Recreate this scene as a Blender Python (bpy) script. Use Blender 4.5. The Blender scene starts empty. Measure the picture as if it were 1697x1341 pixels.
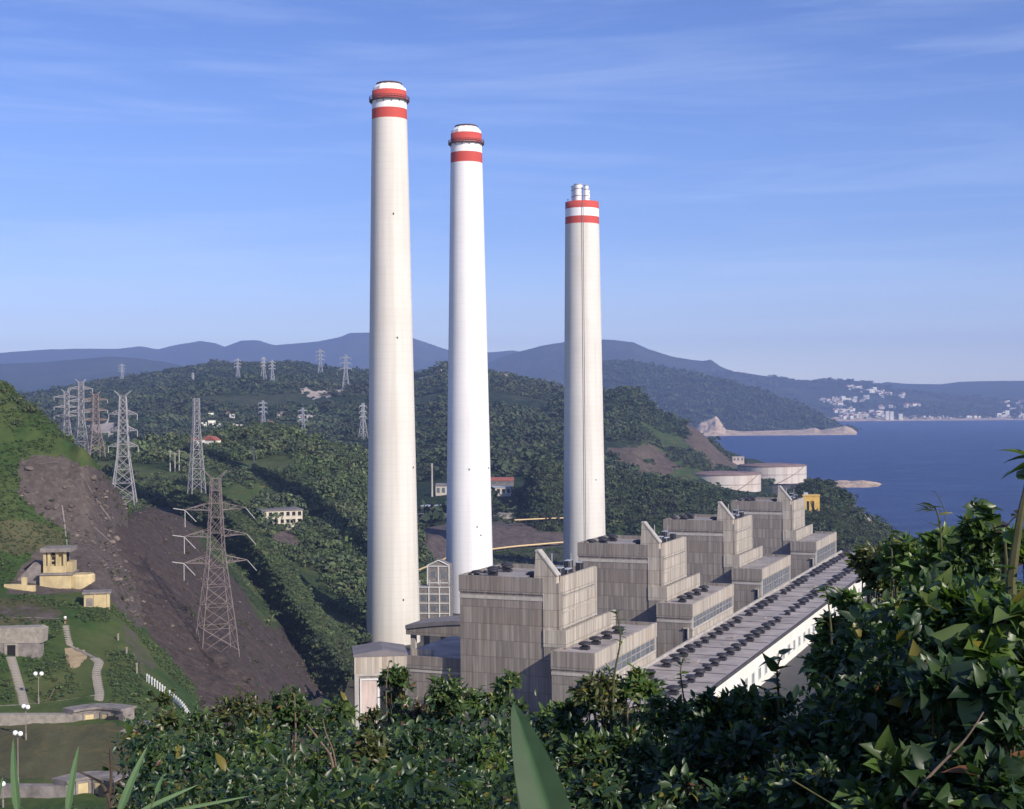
import bpy, bmesh, math, random
import numpy as np
from mathutils import Vector, Matrix, noise
from mathutils.bvhtree import BVHTree

R_ = math.radians
random.seed(7)
rng = np.random.default_rng(7)
scene = bpy.context.scene
col = scene.collection

# ------------------------------------------------------------------ camera
FPX, ROLL, CAMH, HOR = 2357.0, 0.0075, 88.0, 675.0      # focal length and frame of the 1697 x 1341 photograph
cam_d = bpy.data.cameras.new('camera')
cam = bpy.data.objects.new('camera', cam_d)
col.objects.link(cam)
cam_d.sensor_width = 36.0
cam_d.lens = FPX / 1697 * 36.0
cam_d.shift_y = (HOR - 670.5) / 1697
cam_d.clip_start = 0.1
cam_d.clip_end = 60000
cr, sr = math.cos(ROLL), math.sin(ROLL)
cam.matrix_world = Matrix(((cr, sr, 0, 0), (0, 0, -1, 0), (-sr, cr, 0, CAMH), (0, 0, 0, 1)))
scene.camera = cam

# ------------------------------------------------------------------ sky, sun, exposure
SUN_EL, SUN_AZ = R_(30), R_(139)           # azimuth clockwise from +Y (the view direction): behind, to the right
world = bpy.data.worlds.new('World')
scene.world = world
world.use_nodes = True
wt = world.node_tree
wt.nodes.clear()
SKY_STRENGTH = 0.125
sky = wt.nodes.new('ShaderNodeTexSky')
sky.sky_type = 'NISHITA'
sky.sun_disc = False
sky.sun_elevation = SUN_EL
sky.sun_rotation = SUN_AZ
sky.altitude = 80
sky.air_density = 1.0
sky.dust_density = 0.6
sky.ozone_density = 3.0
bg = wt.nodes.new('ShaderNodeBackground')
bg.inputs['Strength'].default_value = SKY_STRENGTH
wo = wt.nodes.new('ShaderNodeOutputWorld')
# thin cirrus: stretched noise over the sky directions
tc = wt.nodes.new('ShaderNodeTexCoord')
mp = wt.nodes.new('ShaderNodeMapping')
mp.inputs['Rotation'].default_value = (0.0, R_(7), R_(20))
mp.inputs['Scale'].default_value = (2.2, 1.2, 26.0)
nz = wt.nodes.new('ShaderNodeTexNoise')
nz.inputs['Scale'].default_value = 1.6
nz.inputs['Detail'].default_value = 7.0
nz.inputs['Roughness'].default_value = 0.62
nz.inputs['Distortion'].default_value = 0.5
rp = wt.nodes.new('ShaderNodeValToRGB')
rp.color_ramp.elements[0].position = 0.45
rp.color_ramp.elements[0].color = (0, 0, 0, 1)
rp.color_ramp.elements[1].position = 0.8
rp.color_ramp.elements[1].color = (0.20, 0.20, 0.20, 1)
tint = wt.nodes.new('ShaderNodeMix'); tint.data_type = 'RGBA'; tint.blend_type = 'MULTIPLY'
tint.inputs[0].default_value = 1.0
cl = wt.nodes.new('ShaderNodeMix'); cl.data_type = 'RGBA'
cl.inputs[7].default_value = (6.3, 7.0, 8.4, 1)
L = wt.links.new
L(tc.outputs['Generated'], mp.inputs['Vector']); L(mp.outputs[0], nz.inputs['Vector'])
L(nz.outputs['Fac'], rp.inputs['Fac']); L(rp.outputs['Color'], cl.inputs[0])
sz = wt.nodes.new('ShaderNodeSeparateXYZ'); hr = wt.nodes.new('ShaderNodeValToRGB')      # deeper blue away from the horizon
hr.color_ramp.elements[0].position = 0.02; hr.color_ramp.elements[0].color = (1.55, 1.50, 1.72, 1)
hr.color_ramp.elements[1].position = 0.30; hr.color_ramp.elements[1].color = (.435, .525, .85, 1)
e_ = hr.color_ramp.elements.new(.065); e_.color = (.93, .92, 1.2, 1)
e_ = hr.color_ramp.elements.new(.12); e_.color = (.61, .675, .99, 1)
L(tc.outputs['Generated'], sz.inputs[0]); L(sz.outputs[2], hr.inputs['Fac'])
L(sky.outputs[0], tint.inputs[6]); L(hr.outputs['Color'], tint.inputs[7]); L(tint.outputs[2], cl.inputs[6])
L(cl.outputs[2], bg.inputs['Color']); L(bg.outputs[0], wo.inputs['Surface'])

sun_d = bpy.data.lights.new('sun', 'SUN')
sun_d.energy = 4.2
sun_d.angle = R_(0.5)
sun_d.color = (1.0, 0.91, 0.77)
sun = bpy.data.objects.new('sun', sun_d)
col.objects.link(sun)
SUNV = Vector((math.sin(SUN_AZ) * math.cos(SUN_EL), math.cos(SUN_AZ) * math.cos(SUN_EL), math.sin(SUN_EL)))
sun.location = (0, -50, 300)
sun.rotation_euler = SUNV.to_track_quat('Z', 'Y').to_euler()

scene.view_settings.view_transform = 'Standard'
scene.view_settings.look = 'None'
scene.view_settings.exposure = 0.45
scene.view_settings.gamma = 1.0
scene.cycles.use_denoising = True
scene.cycles.max_bounces = 6
scene.cycles.transparent_max_bounces = 8
scene.cycles.volume_bounces = 0
HAZE = 9.5e-5

# ------------------------------------------------------------------ pixel <-> world
def ray(u, v):
    p = (u - 848.5) / FPX
    q = -(v - HOR) / FPX
    return Vector((p * cr + q * sr, 1.0, -p * sr + q * cr))
def W(u, v, Y):
    r = ray(u, v) * Y
    r.z += CAMH
    return r
def ground_pt(u, v, z):
    r = ray(u, v)
    t = (z - CAMH) / r.z
    return W(u, v, t)
def project(P):                                  # numpy (n,3) -> u,v
    x = P[:, 0] / P[:, 1]; z = (P[:, 2] - CAMH) / P[:, 1]
    return 848.5 + (x * cr - z * sr) * FPX, HOR - (x * sr + z * cr) * FPX

# ------------------------------------------------------------------ materials
def new_mat(name):
    m = bpy.data.materials.new(name)
    m.use_nodes = True
    t = m.node_tree
    b = t.nodes['Principled BSDF']
    return m, t, b
def nd(t, typ, ins=None, **props):
    n = t.nodes.new('ShaderNode' + typ)
    for k, v in props.items():
        setattr(n, k, v)
    for k, v in (ins or {}).items():
        if hasattr(v, 'is_linked'):
            t.links.new(v, n.inputs[k])
        else:
            n.inputs[k].default_value = v
    return n
def c4(c):
    return (c[0], c[1], c[2], 1.0)
def mixc(t, f, a, b, blend='MIX'):
    n = t.nodes.new('ShaderNodeMix'); n.data_type = 'RGBA'; n.blend_type = blend
    for i, v in ((0, f), (6, a), (7, b)):
        if hasattr(v, 'is_linked'):
            t.links.new(v, n.inputs[i])
        else:
            n.inputs[i].default_value = v if i == 0 else c4(v)
    return n.outputs[2]
def math_n(t, op, a, b=0.0, c=None):
    n = t.nodes.new('ShaderNodeMath'); n.operation = op
    for i, v in enumerate((a, b) if c is None else (a, b, c)):
        if hasattr(v, 'is_linked'):
            t.links.new(v, n.inputs[i])
        else:
            n.inputs[i].default_value = v
    return n.outputs[0]
def obj_noise(t, scale, detail=4, rough=0.55, stretch=(1, 1, 1), coord='Object'):
    tcn = nd(t, 'TexCoord')
    mpn = nd(t, 'Mapping', {'Vector': tcn.outputs[coord], 'Scale': stretch})
    return nd(t, 'TexNoise', {'Vector': mpn.outputs[0], 'Scale': scale, 'Detail': detail, 'Roughness': rough}).outputs['Fac']
def ramp(t, f, p0, p1):
    n = nd(t, 'MapRange', {'Value': f, 'From Min': p0, 'From Max': p1})
    return n.outputs[0]
def simple(name, c, rough=0.6, var=0.25, scale=1.0, metal=0.0, stretch=(1, 1, 1), bump=0.0, spec=0.4):
    m, t, b = new_mat(name)
    f = obj_noise(t, scale, 5, 0.6, stretch)
    d = tuple(x * (1 - var) for x in c); l = tuple(min(1, x * (1 + var * .6)) for x in c)
    t.links.new(mixc(t, ramp(t, f, .3, .7), d, l), b.inputs['Base Color'])
    b.inputs['Roughness'].default_value = rough
    b.inputs['Metallic'].default_value = metal
    b.inputs['Specular IOR Level'].default_value = spec
    if bump:
        bn = nd(t, 'Bump', {'Height': f, 'Strength': bump, 'Distance': .3})
        t.links.new(bn.outputs[0], b.inputs['Normal'])
    return m
def hill_mat(name, g1, g2, g3, scale, brown=(.10, .08, .075), pale=(.44, .33, .26), lawn=(.055, .085, .028), fine=8.0, bumpd=1.0):
    m, t, b = new_mat(name)
    at = nd(t, 'VertexColor', layer_name='cover')
    sp = nd(t, 'SeparateColor', {'Color': at.outputs['Color']})
    n1 = obj_noise(t, scale, 6, .6)
    n2 = obj_noise(t, scale * fine, 5, .65)
    n3 = obj_noise(t, scale * .35, 3, .5)
    c = mixc(t, ramp(t, n2, .35, .68), g1, g2)
    c = mixc(t, ramp(t, n1, .46, .66), c, g3)
    n4 = obj_noise(t, scale * fine * 2.2, 5, .7)
    lw = mixc(t, ramp(t, n1, .35, .65), tuple(x * .75 for x in lawn), tuple(x * 1.2 for x in lawn))
    lw = mixc(t, ramp(t, n2, .5, .72), lw, (.115, .095, .045))
    br = mixc(t, ramp(t, n2, .3, .72), tuple(x * .62 for x in brown), tuple(x * 1.25 for x in brown))
    br = mixc(t, ramp(t, n4, .52, .72), br, tuple(x * 1.7 for x in brown))
    pl = mixc(t, ramp(t, n2, .3, .7), tuple(x * .6 for x in pale), pale)
    def soft(ch):
        e = math_n(t, 'ADD', sp.outputs[ch], math_n(t, 'MULTIPLY', math_n(t, 'SUBTRACT', n2, .5), 1.1))
        return ramp(t, e, .4, .6)
    c = mixc(t, soft(2), c, lw)
    c = mixc(t, soft(0), c, br)
    c = mixc(t, soft(1), c, pl)
    t.links.new(c, b.inputs['Base Color'])
    b.inputs['Roughness'].default_value = .95
    b.inputs['Specular IOR Level'].default_value = .1
    bn = nd(t, 'Bump', {'Height': n2, 'Strength': .6, 'Distance': bumpd})
    t.links.new(bn.outputs[0], b.inputs['Normal'])
    return m
def leaf_mat(name, gloss=.45, trans=.25):
    m, t, b = new_mat(name)
    at = nd(t, 'VertexColor', layer_name='tint')
    t.links.new(at.outputs['Color'], b.inputs['Base Color'])
    b.inputs['Roughness'].default_value = gloss
    b.inputs['Specular IOR Level'].default_value = .5
    if trans:
        tr = nd(t, 'BsdfTranslucent')
        t.links.new(mixc(t, 1.0, at.outputs['Color'], (1.3, 1.5, .5), 'MULTIPLY'), tr.inputs['Color'])
        ms = nd(t, 'MixShader', {0: trans})
        t.links.new(b.outputs[0], ms.inputs[1]); t.links.new(tr.outputs[0], ms.inputs[2])
        t.links.new(ms.outputs[0], t.nodes['Material Output'].inputs['Surface'])
    return m
def cladding(name, base, rust=.25, panel_h=4.6, plank=.9):
    """board-marked precast cladding: vertical ribs, panel joints, tone changes panel to panel, rain streaks"""
    m, t, b = new_mat(name)
    tcn = nd(t, 'TexCoord')
    sx = nd(t, 'SeparateXYZ', {'Vector': tcn.outputs['Object']})
    h = math_n(t, 'ADD', sx.outputs[0], sx.outputs[1])
    fx = math_n(t, 'FLOOR', math_n(t, 'DIVIDE', h, plank))
    fz = math_n(t, 'FLOOR', math_n(t, 'DIVIDE', sx.outputs[2], panel_h))
    cv = nd(t, 'CombineXYZ', {0: fx, 1: fz})
    wn = nd(t, 'TexWhiteNoise', {'Vector': cv.outputs[0]}, noise_dimensions='2D')
    fx2 = math_n(t, 'FLOOR', math_n(t, 'DIVIDE', h, plank * 5))
    cv2 = nd(t, 'CombineXYZ', {0: fx2, 1: fz})
    wn2 = nd(t, 'TexWhiteNoise', {'Vector': cv2.outputs[0]}, noise_dimensions='2D')
    stre = obj_noise(t, .9, 6, .65, (1, 1, .05))
    blot = obj_noise(t, .09, 4, .6)
    c = mixc(t, wn.outputs['Value'], tuple(x * .76 for x in base), tuple(x * 1.12 for x in base))
    c = mixc(t, math_n(t, 'MULTIPLY', wn2.outputs['Value'], .28), c, tuple(x * .55 for x in base))
    c = mixc(t, math_n(t, 'MULTIPLY', ramp(t, stre, .45, .72), .9), c, (base[0] * .45, base[1] * .40, base[2] * .38))
    c = mixc(t, math_n(t, 'MULTIPLY', ramp(t, blot, .5, .7), rust), c, (base[0] * .95, base[1] * .78, base[2] * .62))
    frx = math_n(t, 'FRACT', math_n(t, 'DIVIDE', h, plank))
    frz = math_n(t, 'FRACT', math_n(t, 'DIVIDE', sx.outputs[2], panel_h))
    jx = math_n(t, 'LESS_THAN', frx, .16)
    jz = math_n(t, 'LESS_THAN', frz, .045)
    j = math_n(t, 'MAXIMUM', math_n(t, 'MULTIPLY', jx, .35), math_n(t, 'MULTIPLY', jz, .55))
    c = mixc(t, j, c, tuple(x * .3 for x in base))
    t.links.new(c, b.inputs['Base Color'])
    b.inputs['Roughness'].default_value = .85
    b.inputs['Specular IOR Level'].default_value = .2
    bn = nd(t, 'Bump', {'Height': math_n(t, 'SUBTRACT', 1.0, math_n(t, 'MAXIMUM', jx, jz)), 'Strength': .35, 'Distance': .15})
    t.links.new(bn.outputs[0], b.inputs['Normal'])
    return m

M = {}
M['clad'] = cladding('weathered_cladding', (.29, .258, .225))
M['clad_light'] = cladding('pale_cladding', (.48, .435, .365), .35)  # clean pale panels, set paler still so the colour adds sunlit-side contrast
M['clad_edge'] = simple('smooth_concrete', (.42, .39, .35), .8, .3, .4, stretch=(1, 1, .2))
M['roof'] = simple('tar_roof', (.36, .318, .295), .9, .4, .12)
M['roof_light'] = simple('gravel_roof', (.30, .27, .25), .9, .35, .15)
M['dark'] = simple('dark_painted_steel', (.028, .025, .027), .6, .3, 1.5)
M['louver'] = simple('pale_blue_steel', (.42, .46, .52), .5, .2, 1.0)
M['glass'] = simple('window_glass', (.14, .16, .18), .2, .3, .2, spec=.6)
M['frame'] = simple('white_frame', (.62, .62, .60), .5, .1, 1.0)
M['white_wall'] = simple('white_wall_paint', (.80, .76, .66), .7, .12, .15, stretch=(1, 1, .3))
M['door'] = simple('pinkish_door', (.52, .42, .37), .7, .25, .5, stretch=(2, 2, .3))
M['steel'] = simple('galvanised_steel', (.36, .35, .36), .5, .2, .3, metal=.2)
M['steel_brown'] = simple('primed_steel', (.25, .205, .19), .6, .25, .3)
M['steel_far'] = simple('far_galvanised_steel', (.34, .35, .38), .6, .15, .1)
M['insul'] = simple('white_insulator', (.42, .41, .40), .35, .05, 1.0)
M['yellow_rail'] = simple('yellow_rail', (.68, .50, .26), .5, .15, .5)
M['yellow_paint'] = simple('yellow_paint', (.66, .42, .10), .6, .2, .3)
M['ochre'] = simple('ochre_plaster', (.50, .40, .22), .85, .35, .5, stretch=(1, 1, .5), bump=.2)
M['stone'] = simple('grey_stone', (.21, .185, .17), .9, .4, .8, bump=.4)
M['stone_pale'] = simple('worn_pale_stone', (.29, .26, .22), .9, .3, 1.2, bump=.3)
M['black'] = simple('dark_void', (.012, .011, .012), .9, .2, 1.0)
M['grey_roof'] = simple('grey_roof_sheet', (.17, .155, .16), .8, .25, .2)
M['red_roof'] = simple('red_roof_tile', (.30, .10, .07), .8, .3, .5)
M['plaster'] = simple('cream_plaster', (.58, .52, .43), .8, .2, .4)
M['globe'] = simple('white_globe', (.85, .85, .82), .25, .03, 1.0)
M['bark'] = simple('bark', (.075, .055, .04), .9, .4, 12.0, stretch=(1, 1, .3), bump=.3)
M['twig'] = simple('green_twig', (.075, .075, .03), .8, .3, 9.0)
M['deadwood'] = simple('dry_wood', (.17, .12, .09), .9, .3, 14.0)
M['leaf'] = leaf_mat('leaf', .38, .36)
M['leaf_matte'] = leaf_mat('blade_leaf', .65, .2)
M['leaf_far'] = leaf_mat('canopy', .95, 0)
M['road'] = simple('asphalt', (.06, .056, .058), .9, .3, .1)
M['rock'] = simple('shore_rock', (.30, .25, .20), .95, .5, .06, bump=.5)

# ------------------------------------------------------------------ mesh helpers
class MB:
    def __init__(self):
        self.v = []; self.f = []; self.mi = []
    def face(self, pts, m=0):
        n = len(self.v); self.v += [tuple(p) for p in pts]
        self.f.append(tuple(range(n, n + len(pts)))); self.mi.append(m)
    def box(self, x0, x1, y0, y1, z0, z1, m=0, bottom=True):
        n = len(self.v)
        self.v += [(x0, y0, z0), (x1, y0, z0), (x1, y1, z0), (x0, y1, z0), (x0, y0, z1), (x1, y0, z1), (x1, y1, z1), (x0, y1, z1)]
        fs = [(4, 5, 6, 7), (0, 1, 5, 4), (1, 2, 6, 5), (2, 3, 7, 6), (3, 0, 4, 7)]
        if bottom: fs.append((3, 2, 1, 0))
        for f in fs:
            self.f.append(tuple(n + i for i in f)); self.mi.append(m)
        return self
    def prism_y(self, prof, y0, y1, m=0):         # profile in (x,z), extruded along y
        n = len(self.v); k = len(prof)
        self.v += [(x, y0, z) for x, z in prof] + [(x, y1, z) for x, z in prof]
        self.f.append(tuple(n + i for i in range(k))); self.mi.append(m)
        self.f.append(tuple(n + k + i for i in reversed(range(k)))); self.mi.append(m)
        for i in range(k):
            j = (i + 1) % k
            self.f.append((n + i, n + k + i, n + k + j, n + j)); self.mi.append(m)
        return self
    def lathe(self, prof, seg=32, m=0, cap=True, cx=0, cy=0):   # profile of (r,z) from bottom to top
        n = len(self.v); k = len(prof)
        for r, z in prof:
            for i in range(seg):
                a = 2 * math.pi * i / seg
                self.v.append((cx + r * math.cos(a), cy + r * math.sin(a), z))
        for j in range(k - 1):
            for i in range(seg):
                i2 = (i + 1) % seg
                self.f.append((n + j * seg + i, n + j * seg + i2, n + (j + 1) * seg + i2, n + (j + 1) * seg + i)); self.mi.append(m)
        if cap:
            self.f.append(tuple(n + (k - 1) * seg + i for i in range(seg))); self.mi.append(m)
        return self
    def tube(self, pts, r, seg=5, m=0, r1=None):
        pts = [Vector(p) for p in pts]; n0 = len(self.v); k = len(pts)
        for i, p in enumerate(pts):
            d = (pts[min(i + 1, k - 1)] - pts[max(i - 1, 0)])
            if d.length < 1e-9: d = Vector((0, 0, 1))
            d.normalize()
            a = d.cross(Vector((0, 0, 1)) if abs(d.z) < .9 else Vector((1, 0, 0))).normalized(); b = d.cross(a)
            rr = r if r1 is None else r + (r1 - r) * i / max(1, k - 1)
            for s in range(seg):
                t = 2 * math.pi * s / seg
                self.v.append(tuple(p + a * (rr * math.cos(t)) + b * (rr * math.sin(t))))
        for i in range(k - 1):
            for s in range(seg):
                s2 = (s + 1) % seg
                self.f.append((n0 + i * seg + s, n0 + i * seg + s2, n0 + (i + 1) * seg + s2, n0 + (i + 1) * seg + s)); self.mi.append(m)
        self.f.append(tuple(n0 + (k - 1) * seg + s for s in range(seg))); self.mi.append(m)
        self.f.append(tuple(n0 + s for s in reversed(range(seg)))); self.mi.append(m)
        return self
    def build(self, name, mats, parent=None, smooth=False):
        me = bpy.data.meshes.new(name)
        me.from_pydata(self.v, [], self.f)
        if not isinstance(mats, (list, tuple)): mats = [mats]
        for m in mats: me.materials.append(m)
        if len(mats) > 1: me.polygons.foreach_set('material_index', self.mi)
        if smooth: me.polygons.foreach_set('use_smooth', [True] * len(self.f))
        me.update()
        o = bpy.data.objects.new(name, me); col.objects.link(o)
        if parent: o.parent = parent
        return o
def recalc(o):
    bm = bmesh.new(); bm.from_mesh(o.data)
    bmesh.ops.recalc_face_normals(bm, faces=bm.faces)
    bm.to_mesh(o.data); bm.free(); return o
def boxes(name, mat, parent, *bs):
    """one object for each box"""
    return [MB().box(*q).build(name, mat, parent) for q in bs]
def tag(o, label=None, cat=None, group=None, kind=None):
    if label: o['label'] = label
    if cat: o['category'] = cat
    if group: o['group'] = group
    if kind: o['kind'] = kind
    return o
def thing(name, label, cat, loc=(0, 0, 0), rz=0.0, group=None):
    o = bpy.data.objects.new(name, None); col.objects.link(o)
    o.location = loc; o.rotation_euler = (0, 0, rz); o.empty_display_size = .5
    return tag(o, label, cat, group)
def copy_tree(o, loc=None, rz=None, label=None, parent=None):
    c = o.copy(); col.objects.link(c)
    if parent: c.parent = parent
    if loc is not None: c.location = loc
    if rz is not None: c.rotation_euler = (0, 0, rz)
    if label: c['label'] = label
    for ch in o.children: copy_tree(ch, parent=c)
    return c
def mesh_np(name, V, Fc, mat, cols=None, smooth=False, layer='tint', parent=None):
    me = bpy.data.meshes.new(name)
    n, (m, k) = len(V), Fc.shape
    me.vertices.add(n); me.vertices.foreach_set('co', np.ascontiguousarray(V, np.float32).ravel())
    me.loops.add(m * k); me.loops.foreach_set('vertex_index', np.ascontiguousarray(Fc, np.int32).ravel())
    me.polygons.add(m); me.polygons.foreach_set('loop_start', np.arange(0, m * k, k, dtype=np.int32))
    if smooth: me.polygons.foreach_set('use_smooth', np.ones(m, bool))
    me.update(calc_edges=True)
    if cols is not None:
        a = me.color_attributes.new(layer, 'FLOAT_COLOR', 'POINT')
        a.data.foreach_set('color', np.ascontiguousarray(np.c_[cols, np.ones(n)], np.float32).ravel())
    me.materials.append(mat)
    o = bpy.data.objects.new(name, me); col.objects.link(o)
    if parent: o.parent = parent
    return o

# ------------------------------------------------------------------ terrain
def pip(u, v, poly):
    ins = np.zeros(len(u), bool); k = len(poly)
    for i in range(k):
        (x1, y1), (x2, y2) = poly[i], poly[(i + 1) % k]
        c = ((y1 > v) != (y2 > v)) & (u < (x2 - x1) * (v - y1) / (y2 - y1 + 1e-9) + x1)
        ins ^= c
    return ins
def fnoise(P, scale, octv=5, H=.9, seed=0.0):
    return np.array([noise.fractal(Vector((p[0] * scale + seed, p[1] * scale - seed, p[2] * scale * .5)), H, 2.1, octv) for p in P])
def catmull(P, t):                               # P (k,...) control points, t in [0,k-1]
    k = len(P); i = np.clip(np.floor(t).astype(int), 0, k - 2); f = (t - i)
    f = f.reshape(f.shape + (1,) * (P.ndim - 1))
    p0, p1, p2, p3 = P[np.maximum(i - 1, 0)], P[i], P[i + 1], P[np.minimum(i + 2, k - 1)]
    return .5 * (2 * p1 + (p2 - p0) * f + (2 * p0 - 5 * p1 + 4 * p2 - p3) * f ** 2 + (3 * p1 - p0 - 3 * p2 + p3) * f ** 3)
SHEETS = {}
def grid_mesh(key, name, G, mat, covers=(), jitter=6.0, vis_rows=None):
    """G (rows, cols, 3) world points -> one ground sheet with its cover weights (bare soil, pale rock, lawn)"""
    nr, nc, _ = G.shape
    V = G.reshape(-1, 3)
    u, v = project(V)
    ju = u + jitter * np.array([noise.noise(Vector((p[0] * .12, p[1] * .12, 3.1))) for p in V])
    jv = v + jitter * np.array([noise.noise(Vector((p[0] * .12, p[1] * .12, 9.7))) for p in V])
    cov = np.zeros((len(V), 3))
    for ch, poly, val in covers:
        cov[pip(ju, jv, poly), ch] = val
    idx = np.arange(nr * nc).reshape(nr, nc)
    Fc = np.stack([idx[:-1, :-1], idx[:-1, 1:], idx[1:, 1:], idx[1:, :-1]], -1).reshape(-1, 4)
    o = mesh_np(name, V, Fc, mat, cov, True, 'cover')
    tag(o, kind='structure')
    bvh = BVHTree.FromPolygons([tuple(p) for p in V], [tuple(int(x) for x in f) for f in Fc])
    SHEETS[key] = dict(G=G, bvh=bvh, cov=cov.reshape(nr, nc, 3), uv=np.stack([u, v], -1).reshape(nr, nc, 2), obj=o, vis=vis_rows or nr)
    return o
def row_pts(row, n, extra=0):
    row = np.array(row, float)
    us = np.linspace(row[0, 0], row[-1, 0], n)
    # smooth resampling along the row
    t = np.interp(us, row[:, 0], np.arange(len(row)))
    uvy = catmull(row, t)
    return np.array([W(*p) for p in uvy])
def sheet(key, name, rows, nr, nc, amp, scale, mat, covers=(), smooth_rows=True, vis=1.0, seed=0.0, fade=True):
    R0 = np.array([row_pts(r, nc) for r in rows])          # (k, nc, 3)
    t = np.linspace(0, len(rows) - 1, nr)
    if smooth_rows:
        G = catmull(R0, t)
    else:
        i = np.clip(np.floor(t).astype(int), 0, len(rows) - 2); f = (t - i)[:, None, None]
        G = R0[i] * (1 - f) + R0[i + 1] * f
    P = G.reshape(-1, 3)
    d = fnoise(P, scale, 5, .8, seed) * amp
    G[..., 2] += d.reshape(nr, nc)
    return grid_mesh(key, name, G, mat, covers, vis_rows=int(nr * vis))
def ridge(key, name, crest, Yc, Yf, zf, mat, nr=50, nc=160, prof=1.0, amp=.12, nscale=None, covers=(), back=.25, seed=0.0, crest_amp=.02):
    """a hill body: crest line at its own distance, front slope down to the foot, back slope behind"""
    crest = np.array(crest, float)
    us = np.linspace(crest[0, 0], crest[-1, 0], nc)
    cv = np.interp(us, crest[:, 0], crest[:, 1])
    Ycs = np.interp(us, *zip(*Yc)) if isinstance(Yc, (list, tuple)) else np.full(nc, float(Yc))
    Yfs = np.interp(us, *zip(*Yf)) if isinstance(Yf, (list, tuple)) else np.full(nc, float(Yf))
    C = np.array([W(a, b, y) for a, b, y in zip(us, cv, Ycs)])
    hgt = np.maximum(C[:, 2] - zf, 1)
    nscale = nscale or 2.2 / np.median(Ycs - Yfs)
    G = []
    nf = int(nr * .78)
    for i in range(nr):
        if i <= nf:
            f = i / nf
            Y = Yfs + (Ycs - Yfs) * f
            x = C[:, 0] / C[:, 1] * Y
            z = zf + hgt * (f ** prof if prof != 1 else f)
            w = math.sin(math.pi * min(1, f * 1.0)) ** .7 + .02
        else:
            g = (i - nf) / (nr - 1 - nf)
            Y = Ycs + (Ycs - Yfs) * back * 3 * g
            x = C[:, 0] / C[:, 1] * Y
            z = C[:, 2] - hgt * (g ** 1.5) * 1.02
            w = .5 * g
        P = np.stack([x, Y, z], -1)
        n1 = np.array([noise.fractal(Vector((p[0] * nscale + seed, p[1] * nscale * .45, seed)), .85, 2.1, 6) for p in P])
        P[:, 2] += n1 * amp * hgt * w
        if crest_amp:
            n2 = np.array([noise.fractal(Vector((p[0] * nscale * 7 + seed, p[1] * nscale * 7, seed)), .6, 2.1, 4) for p in P])
            P[:, 2] += n2 * crest_amp * hgt * min(1, w * 3 + .4)
        G.append(P)
    return grid_mesh(key, name, np.array(G), mat, covers, vis_rows=nf + 2)
def hit(u, v, keys):
    best = None; o = Vector((0, 0, CAMH)); d = ray(u, v).normalized()
    for k in keys:
        p, nrm, i, dist = SHEETS[k]['bvh'].ray_cast(o, d)
        if p is not None and (best is None or dist < best[1]): best = (p, dist, nrm)
    if best is None:
        return None
    return best[0]
def drop(x, y, keys, zt=900):
    best = None
    for k in keys:
        p, nrm, i, dist = SHEETS[k]['bvh'].ray_cast(Vector((x, y, zt)), Vector((0, 0, -1)))
        if p is not None and (best is None or p.z > best): best = p.z
    return best

G1, G2, G3 = (.018, .034, .014), (.045, .068, .026), (.070, .085, .036)
M['hill'] = hill_mat('hillside_cover', G1, G2, G3, .02, fine=9)
M['fort'] = hill_mat('fort_grass', (.028, .055, .016), (.050, .085, .024), (.085, .098, .036), .05, brown=(.088, .072, .065), pale=(.40, .31, .19), lawn=(.082, .080, .042), fine=9, bumpd=.4)
M['slag'] = hill_mat('bare_slope', G1, G2, G3, .035, brown=(.064, .050, .045), fine=11, bumpd=1.6)
M['mid'] = hill_mat('wooded_hill', (.012, .026, .012), (.032, .050, .022), (.060, .068, .034), .008, brown=(.11, .085, .065), pale=(.50, .42, .36), fine=10, bumpd=6)
M['far'] = hill_mat('far_hill', (.016, .030, .018), (.035, .050, .026), (.055, .062, .036), .0022, brown=(.12, .10, .08), pale=(.60, .46, .34), fine=9, bumpd=25)

# far mountains
ridge('m1', 'mountain', [(-250, 592), (-60, 588), (0, 585), (60, 580), (130, 578), (200, 578), (232, 574), (262, 579), (300, 570), (330, 565), (355, 568), (372, 575), (400, 564), (430, 564), (455, 572), (500, 568), (530, 566), (560, 560), (580, 552), (610, 551), (640, 552), (685, 561), (720, 573), (745, 581), (808, 584), (850, 581), (900, 590), (1000, 600)],
      12500, 9500, 10, M['far'], 46, 240, amp=.16, seed=3.3, crest_amp=.012)
ridge('m3', 'mountain', [(740, 640), (790, 612), (830, 592), (860, 583), (900, 573), (935, 567), (1000, 563), (1020, 564), (1050, 567), (1075, 579), (1110, 590), (1150, 597), (1165, 598), (1178, 596), (1195, 608), (1215, 616), (1260, 622), (1330, 632), (1400, 640), (1450, 660)],
      9600, [(740, 7000), (1150, 7300), (1300, 9100), (1450, 9350)], 5, M['far'], 46, 220, amp=.16, seed=8.1, crest_amp=.012)
ridge('m4', 'mountain', [(1380, 650), (1440, 640), (1470, 633), (1500, 636), (1560, 637), (1590, 633), (1620, 632), (1697, 631), (1800, 630), (2000, 640)],
      11500, 8800, 2, M['far'], 40, 140, amp=.12, seed=5.1, crest_amp=.01)
ridge('m2', 'hill', [(-260, 612), (-60, 606), (0, 603), (60, 601), (100, 598), (180, 591), (230, 594), (270, 599), (300, 606), (330, 616), (400, 640), (460, 660)],
      7800, 5200, 10, M['far'], 40, 160, amp=.14, seed=1.7, crest_amp=.012)
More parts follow.
